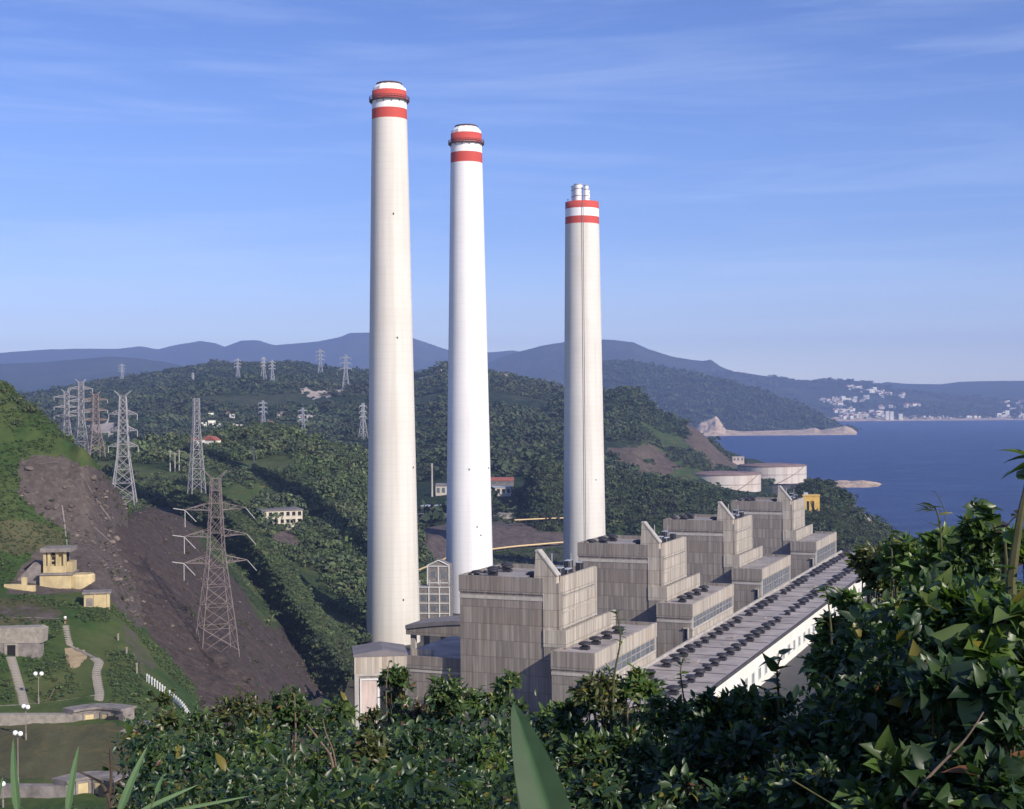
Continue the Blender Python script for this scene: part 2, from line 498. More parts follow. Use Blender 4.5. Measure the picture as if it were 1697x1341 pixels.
ridge('town', 'hill', [(1080, 640), (1150, 622), (1210, 616), (1250, 622), (1300, 627), (1330, 633), (1360, 631), (1400, 630), (1440, 633), (1480, 646), (1520, 650), (1600, 658), (1697, 666), (1800, 672), (2000, 680)],
      9000, 7500, 0.5, M['far'], 60, 220, amp=.10, seed=2.2, crest_amp=.012, covers=((1, [(1300, 692.5), (2000, 691), (2000, 702), (1300, 706)], 1),))
ridge('coast', 'hill', [(900, 690), (960, 640), (985, 612), (1010, 600), (1060, 604), (1130, 618), (1160, 622), (1200, 632), (1260, 650), (1310, 668), (1345, 682), (1375, 698), (1400, 712), (1420, 719)],
      [(900, 5900), (1300, 5400), (1420, 4800)], [(900, 4600), (1420, 4650)], -2, M['far'], 60, 200, amp=.16, seed=6.4, crest_amp=.015)
ridge('cliff', 'sea_cliff', [(1120, 735), (1150, 712), (1160, 701), (1175, 695), (1187, 689), (1193, 697), (1203, 712), (1230, 715), (1290, 713), (1330, 712), (1350, 709), (1360, 713), (1400, 706), (1411, 709), (1420, 716)],
      4350, 4130, -1, M['far'], 24, 160, prof=.8, amp=.25, seed=4.4, crest_amp=.05, nscale=.02,
      covers=((1, [(1100, 680), (1430, 680), (1430, 740), (1100, 740)], 1), (1, [(1193, 680), (1290, 680), (1290, 711), (1200, 711)], 0)))
# middle distance
ridge('s4', 'hill', [(-250, 640), (-40, 660), (60, 655), (110, 648), (170, 634), (230, 624), (270, 619), (310, 611), (350, 606), (400, 603), (440, 599), (480, 599), (520, 607), (560, 613), (600, 617), (640, 620), (690, 621), (715, 614), (740, 604), (770, 612), (800, 614), (815, 620), (850, 624), (870, 630), (905, 640), (940, 650), (1000, 680), (1080, 730)],
      [(-250, 3000), (500, 2750), (900, 2300), (1080, 2000)], [(-250, 1150), (500, 1150), (690, 900), (1080, 900)], 9, M['mid'], 90, 300, prof=.85, amp=.22, seed=9.3, crest_amp=.02,
      covers=((1, [(497, 645), (540, 648), (575, 643), (577, 650), (560, 656), (520, 659), (505, 655)], 1), (1, [(440, 631), (470, 630), (466, 637), (450, 637)], 1),
              (1, [(690, 625), (735, 620), (735, 626), (690, 630)], .8), (1, [(320, 716), (390, 712), (420, 722), (330, 726)], .45), (1, [(130, 704), (190, 700), (190, 722), (140, 720)], .7),
              (2, [(310, 700), (350, 690), (395, 702), (340, 714)], .8), (0, [(840, 660), (920, 655), (930, 740), (880, 740)], .35), (2, [(690, 735), (740, 735), (740, 770), (690, 770)], .8)))
ridge('s5', 'hill', [(820, 760), (860, 720), (900, 680), (930, 658), (970, 652), (1000, 656), (1025, 650), (1050, 648), (1065, 660), (1075, 672), (1100, 690), (1130, 700), (1150, 708), (1168, 722), (1190, 745), (1215, 760), (1240, 775), (1280, 790)],
      [(820, 1750), (1100, 1850), (1280, 1750)], [(820, 1150), (1280, 1250)], 7, M['mid'], 70, 220, prof=.8, amp=.18, seed=7.2, crest_amp=.02,
      covers=((0, [(1000, 745), (1080, 735), (1130, 775), (1100, 790), (1000, 800)], .9), (2, [(1060, 700), (1100, 690), (1170, 770), (1060, 770)], .7), (2, [(1120, 760), (1230, 770), (1230, 795), (1100, 795)], 1),
              (0, [(1128, 700), (1155, 706), (1190, 745), (1230, 775), (1180, 775), (1140, 735)], 1)))
ridge('s7', 'hill', [(850, 840), (875, 815), (890, 775), (905, 763), (920, 775), (940, 784), (1000, 786), (1060, 794), (1110, 797), (1150, 808), (1185, 820), (1215, 829), (1250, 839), (1290, 848), (1330, 862)],
      1000, 880, 4, M['hill'], 30, 140, prof=.5, amp=.10, seed=2.9, crest_amp=.05)
ridge('s8', 'hill', [(1230, 856), (1290, 832), (1325, 812), (1345, 804), (1380, 812), (1410, 832), (1430, 850), (1455, 875), (1480, 896), (1520, 925), (1580, 960)],
      [(1230, 960), (1345, 950), (1480, 850), (1580, 760)], [(1230, 820), (1580, 640)], 3, M['hill'], 40, 120, prof=.7, amp=.08, seed=4.9, crest_amp=.03,
      covers=((2, [(1340, 850), (1400, 845), (1460, 900), (1380, 905)], .7), (1, [(1408, 822), (1432, 845), (1450, 868), (1440, 872), (1412, 842)], .8)))
ridge('head', 'headland', [(1270, 812), (1320, 800), (1345, 793), (1380, 797), (1400, 796), (1410, 798), (1430, 796), (1450, 799), (1465, 804), (1475, 810)],
      1570, 1500, -1, M['far'], 20, 120, prof=.8, amp=.2, seed=3.9, crest_amp=.12, nscale=.04, covers=((1, [(1385, 780), (1480, 780), (1480, 815), (1385, 815)], 1), (0, [(1250, 780), (1385, 780), (1385, 815), (1250, 815)], 1)))
# the green hill left of the chimneys, its foot at the plant
sheet('s6', 'hill', [
    [(300, 880, 560), (400, 872, 598), (450, 902, 585), (500, 977, 545), (555, 1045, 508), (610, 1062, 505), (650, 1014, 585), (720, 1000, 620)],
    [(140, 860, 560), (250, 850, 620), (400, 852, 640), (470, 900, 615), (520, 960, 580), (580, 1010, 550), (640, 985, 600), (720, 980, 650)],
    [(90, 800, 640), (250, 805, 690), (400, 805, 690), (480, 840, 670), (560, 890, 650), (620, 915, 660), (680, 930, 690), (720, 955, 695)],
    [(60, 770, 720), (200, 760, 760), (340, 752, 770), (430, 758, 760), (500, 775, 740), (560, 800, 740), (630, 845, 745), (680, 885, 760), (720, 935, 760)],
    [(40, 765, 800), (150, 758, 830), (190, 752, 840), (280, 740, 850), (340, 728, 860), (400, 718, 860), (440, 715, 860), (480, 722, 850), (510, 735, 840), (560, 745, 830), (600, 758, 845), (640, 815, 850), (680, 870, 850), (720, 930, 850)],
    [(40, 800, 950), (190, 785, 960), (340, 770, 980), (440, 755, 980), (510, 770, 960), (600, 785, 960), (650, 850, 940), (720, 940, 900)]],
    150, 260, 1.6, .035, M['hill'], vis=.85, seed=1.1,
    covers=((2, [(330, 775), (400, 765), (470, 785), (480, 835), (400, 835), (340, 820), (200, 845), (190, 800)], .8), (0, [(440, 885), (480, 880), (500, 900), (495, 925), (470, 920)], .9),
            (0, [(185, 850), (250, 835), (330, 850), (330, 900), (200, 900)], .5)))
sheet('e', 'ridge_spur', [
    [(280, 838, 614), (330, 880, 585), (390, 938, 545), (440, 1004, 505), (490, 1080, 465), (520, 1130, 430), (560, 1185, 400)],
    [(280, 804, 620), (335, 826, 590), (392, 866, 550), (442, 930, 510), (492, 1002, 470), (547, 1078, 430), (582, 1110, 405)],
    [(300, 800, 640), (350, 815, 615), (410, 858, 575), (465, 920, 540), (515, 995, 500), (570, 1065, 455), (600, 1090, 425)],
    [(330, 840, 650), (380, 850, 620), (440, 890, 598), (490, 965, 560), (545, 1042, 515), (600, 1078, 470), (630, 1090, 440)]],
    60, 140, .9, .06, M['hill'], smooth_rows=False, seed=6.0)
# dark bare slope under the near pylon
sheet('d', 'bare_slope', [
    [(140, 800, 352), (180, 870, 334), (200, 980, 309), (240, 1080, 286), (300, 1170, 265), (380, 1260, 250)],
    [(170, 840, 352), (200, 870, 342), (240, 940, 334), (280, 1010, 320), (330, 1090, 303), (430, 1200, 280)],
    [(185, 850, 410), (240, 865, 390), (300, 940, 370), (345, 1060, 320), (392, 1092, 313), (470, 1190, 300)],
    [(200, 848, 470), (262, 850, 450), (330, 905, 440), (400, 1000, 412), (455, 1075, 384), (510, 1150, 356)],
    [(230, 842, 560), (270, 852, 575), (335, 882, 575), (395, 940, 542), (445, 1006, 502), (495, 1082, 462), (535, 1150, 415)],
    [(240, 880, 640), (300, 900, 640), (400, 980, 600), (500, 1100, 520), (560, 1180, 440)]],
    200, 260, 1.5, .05, M['slag'], seed=2.4,
    covers=((0, [(0, 700), (760, 700), (760, 1400), (0, 1400)], 1), (0, [(150, 880), (176, 905), (196, 960), (205, 1010), (228, 1060), (262, 1130), (300, 1200), (100, 1200), (150, 1000)], .1),
            (0, [(320, 880), (360, 890), (420, 950), (470, 1040), (440, 1040), (390, 960), (340, 910)], .15), (0, [(150, 780), (200, 840), (250, 838), (215, 855), (170, 850)], .2)))
# the fort hill on the left
sheet('fort', 'fort_hill', [
    [(-140, 1430, 150), (0, 1430, 150), (100, 1430, 150), (240, 1430, 150), (360, 1450, 150)],
    [(-140, 1330, 180), (0, 1330, 180), (100, 1330, 180), (230, 1332, 180), (360, 1345, 176)],
    [(-140, 1215, 212), (0, 1215, 212), (100, 1212, 212), (230, 1207, 214), (360, 1235, 218)],
    [(-140, 1172, 222), (0, 1172, 222), (65, 1165, 225), (160, 1152, 228), (240, 1140, 234), (360, 1210, 232)],
    [(-140, 1090, 240), (20, 1085, 242), (110, 1080, 246), (170, 1080, 250), (225, 1085, 254), (330, 1170, 258)],
    [(-140, 1020, 262), (0, 1015, 262), (108, 1022, 262), (180, 1020, 268), (215, 1040, 272), (315, 1115, 302)],
    [(-140, 962, 282), (0, 965, 282), (60, 975, 282), (130, 982, 282), (185, 1005, 280), (285, 1065, 318)],
    [(-140, 905, 292), (0, 905, 294), (60, 918, 296), (120, 930, 296), (180, 945, 298), (258, 1000, 332)],
    [(-140, 820, 308), (0, 830, 308), (60, 850, 310), (120, 868, 312), (165, 880, 316), (215, 920, 338)],
    [(-140, 740, 322), (0, 762, 322), (50, 758, 324), (110, 764, 325), (152, 775, 328), (212, 850, 362)],
    [(-140, 628, 350), (0, 636, 350), (30, 662, 347), (70, 690, 344), (110, 728, 341), (148, 758, 338), (205, 830, 380)],
    [(-140, 640, 400), (0, 670, 410), (70, 730, 400), (130, 790, 390), (212, 860, 430)]],
    150, 150, .55, .09, M['fort'], seed=5.5, vis=.93,
    covers=((2, [(-200, 1190), (230, 1205), (230, 1290), (-200, 1290)], 1), (2, [(-200, 1000), (60, 990), (105, 1015), (60, 1040), (-200, 1040)], .9), (0, [(-50, 1010), (40, 1000), (100, 1016), (100, 1030), (40, 1030)], .5),
            (0, [(30, 765), (60, 752), (100, 755), (128, 764), (160, 776), (240, 820), (262, 930), (262, 1040), (225, 1040), (200, 1010), (180, 985), (125, 985), (115, 930), (112, 880), (60, 850), (30, 820)], 1),
            (1, [(108, 1075), (140, 1075), (142, 1090), (122, 1108), (110, 1095)], .9), (2, [(0, 860), (60, 860), (105, 880), (105, 915), (0, 920)], .8),
            (0, [(10, 985), (30, 945), (60, 912), (115, 915), (125, 985)], .9),
            (0, [(200, 1030), (225, 1045), (260, 1110), (235, 1120), (212, 1070)], .5)))
# foreground slope under the shrubs
def fg_z(x, y):
    return 86.3 - max(0, y - 1.2) * .40 - max(0, y - 25) * .06 + .15 * noise.noise(Vector((x * .5, y * .5, 0)))
gx = np.concatenate([np.linspace(-24, 34, 80)]); gy = np.concatenate([np.linspace(-14, 20, 60), np.linspace(21, 70, 24)])
Gf = np.array([[(x * (1 + max(0, y) * .012), y, fg_z(x, y) - (max(0, -x - 6) ** 1.3) * .25) for x in gx] for y in gy])
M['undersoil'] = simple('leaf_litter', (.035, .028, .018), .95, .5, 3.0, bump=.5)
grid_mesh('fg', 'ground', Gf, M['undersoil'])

# level plant ground and sea
b = MB()
edge = [ground_pt(u, v, 4) for u, v in ((1480, 908), (1425, 850), (1350, 812), (1290, 800), (1235, 772), (1205, 752), (1192, 742))]
TH = R_(22.2)
O0 = W(762, 952, 400); O0.z = 0
AX = Vector((math.sin(TH), math.cos(TH), 0)); BX = Vector((math.cos(TH), -math.sin(TH), 0))
h0, h1 = O0 + AX * -220 + BX * 68.5, O0 + AX * 392 + BX * 68.5
b.face([(-2600, 120, 4), (h0.x, h0.y, 4), (h1.x, h1.y, 4)] + [tuple(p) for p in edge] + [(-2600, edge[-1].y, 4)])
y = MB(); q = [h0 - BX * 3, h1 - BX * 3, h1 + BX * 30, h0 + BX * 60]; y.face([(p.x, p.y, .7) for p in q])
M['plant_ground'] = simple('plant_yard', (.075, .070, .062), .95, .4, .03)
tag(b.build('ground', M['plant_ground']), kind='structure'); tag(y.build('yard', M['plant_ground']), kind='structure')
m, t, bs = new_mat('sea_water')
f1 = obj_noise(t, .012, 5, .6, (1, 2.2, 1)); f2 = obj_noise(t, .05, 8, .72, (.7, 2.6, 1)); f3 = obj_noise(t, .0022, 4, .6, (.6, 2.4, 1))
cw = mixc(t, ramp(t, f3, .35, .7), (.004, .022, .11), (.011, .043, .17))
cw = mixc(t, ramp(t, f1, .46, .7), cw, (.035, .08, .21))
t.links.new(cw, bs.inputs['Base Color'])
bs.inputs['Roughness'].default_value = .35
bs.inputs['IOR'].default_value = 1.33
bn = nd(t, 'Bump', {'Height': f2, 'Strength': 1.0, 'Distance': 7.0})
t.links.new(bn.outputs[0], bs.inputs['Normal'])
b = MB(); b.face([(-3000, 0, 0), (9000, 0, 0), (9000, 14000, 0), (-3000, 14000, 0)])
tag(b.build('sea', m), kind='structure')

# ------------------------------------------------------------------ woods and bushes that clothe the slopes (uncountable)
def proto_bush(seed, n, size, lump):
    r = np.random.default_rng(seed); V = []; 
    cent = r.normal(0, .35, (6, 3)); cent[:, 2] = np.abs(cent[:, 2]) + .15
    for i in range(n):
        c = cent[r.integers(6)]; d = r.normal(0, 1, 3); d /= np.linalg.norm(d)
        if d[2] < -.2: d[2] *= -1
        p = c * lump + d * r.uniform(.35, .62); p[2] = max(p[2], -.05)
        nrm = d + r.normal(0, .5, 3); nrm /= np.linalg.norm(nrm)
        a = np.cross(nrm, r.normal(0, 1, 3)); a /= np.linalg.norm(a); bb = np.cross(nrm, a)
        s = size * r.uniform(.6, 1.3)
        V += [p - a * s - bb * s * .6, p + a * s * .2 - bb * s * .8, p + a * s + bb * s * .5, p - a * s * .3 + bb * s * .8]
    V = np.array(V); return V, np.arange(len(V)).reshape(-1, 4)
def proto_lump(seed):
    bm = bmesh.new(); bmesh.ops.create_icosphere(bm, subdivisions=2, radius=.6)
    r = np.random.default_rng(seed)
    for v in bm.verts:
        k = 1 + .38 * noise.noise(v.co * 2.6 + Vector((seed * 3.1, 0, 0))) + r.normal(0, .05)
        v.co *= k; v.co.z = v.co.z * .9 + .2
    V = np.array([v.co[:] for v in bm.verts]); Fc = np.array([[v.index for v in f.verts] for f in bm.faces]); bm.free()
    return V, Fc
BUSH = [proto_bush(i, 90, .15, 1.0) for i in range(5)]
TUFT = [proto_bush(20 + i, 26, .22, .8) for i in range(4)]
LUMP = [proto_lump(i) for i in range(6)]
def scatter(key, name, n, smin, smax, protos, tints, label, avoid=(), tall=1.0, only=None, cov_max=.35, flat=.75, clus=.012, thr=-.25, seed=0, clus2=.02):
    S = SHEETS[key]; G, uv, cov = S['G'], S['uv'], S['cov']; nr = min(S['vis'], G.shape[0] - 1)
    r = np.random.default_rng(seed + 99)
    A = np.linalg.norm(np.cross(G[1:, :-1] - G[:-1, :-1], G[:-1, 1:] - G[:-1, :-1]), axis=-1)
    A[nr:, :] = 0
    uu, vv = uv[:-1, :-1, 0], uv[:-1, :-1, 1]
    A[(uu < -40) | (uu > 1740) | (vv > 1400)] = 0
    pr = (A / A.sum()).ravel()
    c = r.choice(len(pr), n, p=pr); i, j = np.divmod(c, A.shape[1])
    a, bq = r.random(n)[:, None], r.random(n)[:, None]
    P = (G[i, j] * (1 - a) + G[i + 1, j] * a) * (1 - bq) + (G[i, j + 1] * (1 - a) + G[i + 1, j + 1] * a) * bq
    u, v = project(P)
    keep = (cov[i, j, 0] <= cov_max) & (cov[i, j, 1] < .5)
    for poly in avoid: keep &= ~pip(u, v, poly)
    if only is not None: keep &= pip(u, v, only)
    if clus:
        nn = np.array([noise.fractal(Vector((p[0] * clus, p[1] * clus, 2.2 + seed)), .8, 2.0, 3) for p in P])
        keep &= nn > thr
    lawn = cov[i, j, 2][keep]
    P = P[keep]; n = len(P)
    s = smin + (smax - smin) * r.random(n) ** 2.2 * np.where(lawn > .5, .45, 1.0) * r.choice([.6, .8, 1, 1, 1.5], n)
    th = r.uniform(0, 6.28, n); hz = s * tall * r.uniform(.75, 1.25, n)
    pm = np.array([noise.noise(Vector((p[0] * clus2, p[1] * clus2, 7.7))) for p in P]) if n else np.zeros(0)
    tn = np.array(tints)[np.clip((r.random(n) * .55 + (pm * .9 + .5) * .5) * len(tints), 0, len(tints) - 1).astype(int)] * r.uniform(.7, 1.3, (n, 1))
    Vs, Fs, Cs, off = [], [], [], 0
    pk = r.integers(len(protos), size=n)
    for k, (pv, pf) in enumerate(protos):
        m_ = pk == k
        if not m_.any(): continue
        q = m_.sum(); c_, s_ = np.cos(th[m_])[:, None], np.sin(th[m_])[:, None]
        x = (pv[:, 0] * c_ - pv[:, 1] * s_) * s[m_][:, None]; y = (pv[:, 0] * s_ + pv[:, 1] * c_) * s[m_][:, None]
        z = pv[:, 2][None] * hz[m_][:, None]
        V = np.stack([x, y, z], -1) + P[m_][:, None]
        Vs.append(V.reshape(-1, 3)); nv = len(pv)
        Fs.append((pf[None] + (np.arange(q) * nv)[:, None, None] + off).reshape(-1, pf.shape[1])); off += q * nv
        jit = r.uniform(.75, 1.25, (q, nv, 1)) if protos is LUMP else np.repeat(r.uniform(.65, 1.35, (q, nv // 4, 1)), 4, axis=1)
        if protos is FARB: jit = 1 + (jit - 1) * .4
        Cs.append((tn[m_][:, None] * jit).reshape(-1, 3))
    o = mesh_np(name, np.concatenate(Vs), np.concatenate(Fs), M['leaf_far'], np.concatenate(Cs), protos is LUMP)
    return tag(o, label, 'woodland', None, 'stuff')
FARB = [proto_bush(40 + i, 60, .21, 1.1) for i in range(6)]
TG = [(.040, .066, .026), (.054, .084, .030), (.068, .098, .036), (.084, .104, .044), (.046, .070, .034), (.060, .078, .040)]
TD = [(.020, .038, .015), (.028, .050, .022), (.042, .064, .026), (.058, .074, .032), (.034, .044, .022)]

# ------------------------------------------------------------------ chimneys
def paint(name, c, dirt, streak=.5, sc=.35):
    m, t, b = new_mat(name)
    s1 = obj_noise(t, sc, 6, .65, (1, 1, .03)); s2 = obj_noise(t, .03, 4, .6)
    tcn = nd(t, 'TexCoord'); sx = nd(t, 'SeparateXYZ', {'Vector': tcn.outputs['Object']})
    fr = math_n(t, 'FRACT', math_n(t, 'DIVIDE', sx.outputs[2], 2.5))
    k = mixc(t, math_n(t, 'MULTIPLY', ramp(t, s1, .48, .8), streak), c, dirt)
    k = mixc(t, math_n(t, 'MULTIPLY', ramp(t, s2, .45, .75), .35), k, dirt)
    k = mixc(t, math_n(t, 'MULTIPLY', math_n(t, 'LESS_THAN', fr, .07), .22), k, dirt)
    t.links.new(k, b.inputs['Base Color']); b.inputs['Roughness'].default_value = .75; b.inputs['Specular IOR Level'].default_value = .25
    return m
M['ch_cream'] = paint('cream_chimney_paint', (.665, .635, .575), (.44, .395, .34), .6)
M['ch_white'] = paint('white_chimney_paint', (.80, .79, .785), (.56, .545, .53), .5)
M['ch_grey'] = paint('greyish_chimney_paint', (.66, .635, .58), (.42, .385, .34), .7)
M['band_white'] = paint('fresh_white_band', (.86, .85, .83), (.70, .67, .63), .25)
M['band_red'] = paint('faded_red_band', (.52, .075, .055), (.36, .08, .065), .5)
M['cap_dark'] = simple('sooty_rim', (.10, .05, .045), .8, .3, 1.0)

def chimney(label, u, Y, zb, v_shaft_top, r_px, shaft_mat, bands, cap, flues, extras):
    """bands: (material key, v_top, v_bottom); r_px: (v, half width in photo pixels) pairs"""
    base = W(u, HOR, Y); k = Y / FPX
    t = thing('chimney', label, 'chimney', (base.x, base.y, zb))
    def z(v): return CAMH - (v - HOR - (848.5 - u) * -ROLL * 0) * k - zb + (u - 848.5) * -ROLL * k * 1.0 * -1 * 0
    (va, ra), (vb, rb) = r_px
    def rad(zz): 
        za, zb_ = z(va), z(vb)
        return (ra + (rb - ra) * (zz - za) / (zb_ - za)) * k
    zt = z(v_shaft_top)
    shaft_top = z(bands[-1][2])
    zs = [0 + shaft_top * i / 24 for i in range(25)]
    MB().lathe([(rad(q), q) for q in zs], 64, cap=False).build('shaft', shaft_mat, t, True)
    for i, (mk, v0, v1) in enumerate(bands):
        za, zc = z(v1), z(v0)
        MB().lathe([(rad(za) + .05 * 0, za), (rad(zc), zc)], 64, cap=(i == 0)).build('red_band' if mk == 'band_red' else 'white_band', M[mk], t, True)
    if cap:
        za, zc = z(cap[1]), z(cap[0]); r = rad(za)
        o = MB().lathe([(r * .985, za), (r * .97, za + (zc - za) * .45), (r * .74, zc)], 12, cap=True).build('cap', M['band_white'], t)
        MB().lathe([(r * .72, zc - .2), (r * .76, zc + .5), (r * .70, zc + .7)], 24).build('rim', M['cap_dark'], t)
    if extras.get('ring'):
        zr = z(extras['ring']); r = rad(zr)
        p = MB(); p.lathe([(r + .05, zr - .35), (r + 1.0, zr - .3), (r + 1.0, zr), (r + .05, zr)], 48, cap=False)
        for i in range(14):
            a = 2 * math.pi * i / 14
            p.tube([(r * math.cos(a), r * math.sin(a), zr - 1.2), ((r + .9) * math.cos(a), (r + .9) * math.sin(a), zr - .35)], .13, 4)
        g = p.build('gallery', M['cap_dark'], t)
        q = MB()
        for h in (.55, 1.15):
            q.tube([((r + .95) * math.cos(2 * math.pi * i / 48), (r + .95) * math.sin(2 * math.pi * i / 48), zr + h) for i in range(49)], .09, 4)
        for i in range(36):
            a = 2 * math.pi * i / 36; x, y = (r + .95) * math.cos(a), (r + .95) * math.sin(a)
            q.tube([(x, y, zr), (x, y, zr + 1.2)], .08, 4)
        q.build('railing', M['cap_dark'], g)
    for (du, v) in extras.get('lamps', []):                # dark service boxes on the shaft face
        zz = z(v); r = rad(zz); x = du * k; y = -math.sqrt(max(.01, r * r - x * x))
        ang = math.atan2(y, x)
        bx = MB().box(-.2, .3, -.22, .22, -.3, .35).build('aviation_light', M['dark'], t)
        bx.location = (r * .985 * math.cos(ang), r * .985 * math.sin(ang), zz); bx.rotation_euler = (0, 0, ang)
    if extras.get('ladder') is not None:
        du = extras['ladder']; q = MB(); prev = None
        pts = []
        for zz in np.linspace(2, zt - 1, 40):
            r = rad(zz) + .12; x = du * k; pts.append((x, -math.sqrt(r * r - x * x), zz))
        q.tube(pts, .13, 4); q.tube([(p[0] + .8, p[1] - .02, p[2]) for p in pts], .12, 4)
        q.build('ladder', M['steel_brown'], t)
    for (du, dy, rp, v0) in flues or []:
        zc = z(v0); r = rp * k; fx = du * k
        f = MB(); f.lathe([(r, zt - .5), (r, zc)], 24, cap=False, cx=fx, cy=dy)
        f.lathe([(r * .86, zc), (r * .86, zc - 2)], 24, cap=True, cx=fx, cy=dy)
        fo = f.build('flue', M['louver_white'], t, True)
        for q in (.35, .75, .98):
            zz = zt + (zc - zt) * q
            MB().lathe([(r + .02, zz - .25), (r + .18, zz - .2), (r + .18, zz + .2), (r + .02, zz + .25)], 24, cap=False, cx=fx, cy=dy).build('flue_hoop', M['steel'], fo)
    return t
M['louver_white'] = simple('white_flue_steel', (.80, .80, .79), .4, .12, .4, stretch=(1, 1, .1))
chimney('tallest cream white chimney with two red bands, leftmost, behind the low shed', 649, 512, 3, 151, ((200, 29.3), (1040, 44.2)), M['ch_cream'],
        [('band_red', 151, 165), ('band_white', 165, 181), ('band_red', 181, 198)], (140, 151), None,
        dict(ring=166, lamps=[(13, 560), (20, 988), (36, 773), (8, 357), (-41, 775)]))
chimney('bright white chimney with two red bands, middle one of the three', 776, 589, 3, 222, ((260, 26.2), (900, 38.2)), M['ch_white'],
        [('band_red', 222, 237), ('band_white', 237, 254), ('band_red', 254, 271)], (211, 222), None,
        dict(ring=238, lamps=[(20, 884), (2, 776), (33, 775), (14, 870)]))
chimney('greyish white chimney topped by a cluster of bare steel flues, rightmost', 967, 741, 3, 336.5, ((373, 28.2), (880, 34.8)), M['ch_grey'],
        [('band_red', 336.5, 348), ('band_white', 348, 361.5), ('band_red', 361.5, 373.5)], None,
        [(-6, -1.0, 7.2, 307), (6.5, -3.5, 3.9, 310), (-13, 1.5, 4.2, 309), (11, 3, 2.6, 314)], dict(lamps=[(18, 795), (-24, 334)], ladder=-2))

# ------------------------------------------------------------------ power station blocks; local x runs along the fronts, y into the distance
def plant(a, b, z=0):
    return O0 + AX * a + BX * b + Vector((0, 0, z))
def boiler(a, label, style):
    t = thing('boiler_house', label, 'boiler house', plant(a, 0), -TH, 'boiler houses of the power station')
    z1 = 41.0; q = MB()
    # main block with a hollow roof well
    q.box(0, 29.6, 0, 31, 3, 39.6)
    w = q.build('wall', M['clad'], t)
    boxes('parapet', M['clad'], t, (-.25, 25.1, -.3, .5, 36.4, z1), (-.25, .5, .5, 31.2, 36.45, z1), (.5, 29.85, 30.5, 31.25, 36.3, z1))
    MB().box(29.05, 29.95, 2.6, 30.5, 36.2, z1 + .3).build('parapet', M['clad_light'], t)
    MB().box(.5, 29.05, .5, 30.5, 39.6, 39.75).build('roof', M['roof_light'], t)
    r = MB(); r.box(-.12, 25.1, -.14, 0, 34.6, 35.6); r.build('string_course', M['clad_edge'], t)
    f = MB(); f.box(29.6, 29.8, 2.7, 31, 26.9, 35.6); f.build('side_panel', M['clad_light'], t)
    g = MB()
    for zz in (27.1, 31.4, 35.75): g.box(29.6, 30.0, 2.7, 31, zz - .12, zz + .12)
    g.box(29.6, 30.05, 30.6, 31.05, 26.9, 41)
    g.build('ledge', M['clad_edge'], t)
    # slanting fin wall of the stair shaft
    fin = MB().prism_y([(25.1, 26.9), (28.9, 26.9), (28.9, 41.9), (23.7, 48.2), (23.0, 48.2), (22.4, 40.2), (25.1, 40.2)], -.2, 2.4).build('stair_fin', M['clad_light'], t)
    recalc(fin)
    MB().prism_y([(29.3, 41.75), (29.3, 42.1), (23.8, 48.75), (22.8, 48.75), (22.8, 48.22), (23.7, 48.22), (28.9, 41.92)], -.35, 2.55).build('coping', M['clad_edge'], fin)
    # step block
    s = MB(); s.box(25.3, 31.6, -.35, 43, 3, 25.9); s.build('step_block', M['clad'], t)
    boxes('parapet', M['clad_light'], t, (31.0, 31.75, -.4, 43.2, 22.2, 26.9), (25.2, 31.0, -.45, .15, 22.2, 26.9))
    MB().box(29.8, 31.0, .15, 43, 25.9, 26.0).build('roof', M['roof'], t)
    # steel louvre boxes on the roof, right-hand edge
    for y0, y1, x0, x1, h in ((5, 8, 26.6, 28.4, 3.6), (9.6, 13.5, 27.2, 28.8, 2.8), (17, 20, 25, 26.5, 4.4), (24, 26, 26, 27.5, 3.2)):
        lv = MB().box(x0, x1, y0, y1, 39.75, 39.75 + h).build('louvre_box', M['louver'], t)
        sl = MB()
        for i in range(6):
            yy = y0 + (y1 - y0) * (i + .5) / 6
            sl.box(x1, x1 + .15, yy - .12, yy + .12, 40, 39.6 + h)
            xx = x0 + (x1 - x0) * (i + .5) / 6
            sl.box(xx - .1, xx + .1, y0 - .15, y0, 40, 39.6 + h)
        sl.build('slat', M['dark'], lv)
    MB().tube([(26.4, 3.4, 39.7), (26.4, 3.4, 47.5)], .16, 6).build('mast', M['steel'], t); MB().tube([(27.6, 15.5, 39.7), (27.6, 15.5, 46.5)], .14, 6).build('mast', M['steel'], t)
    return t
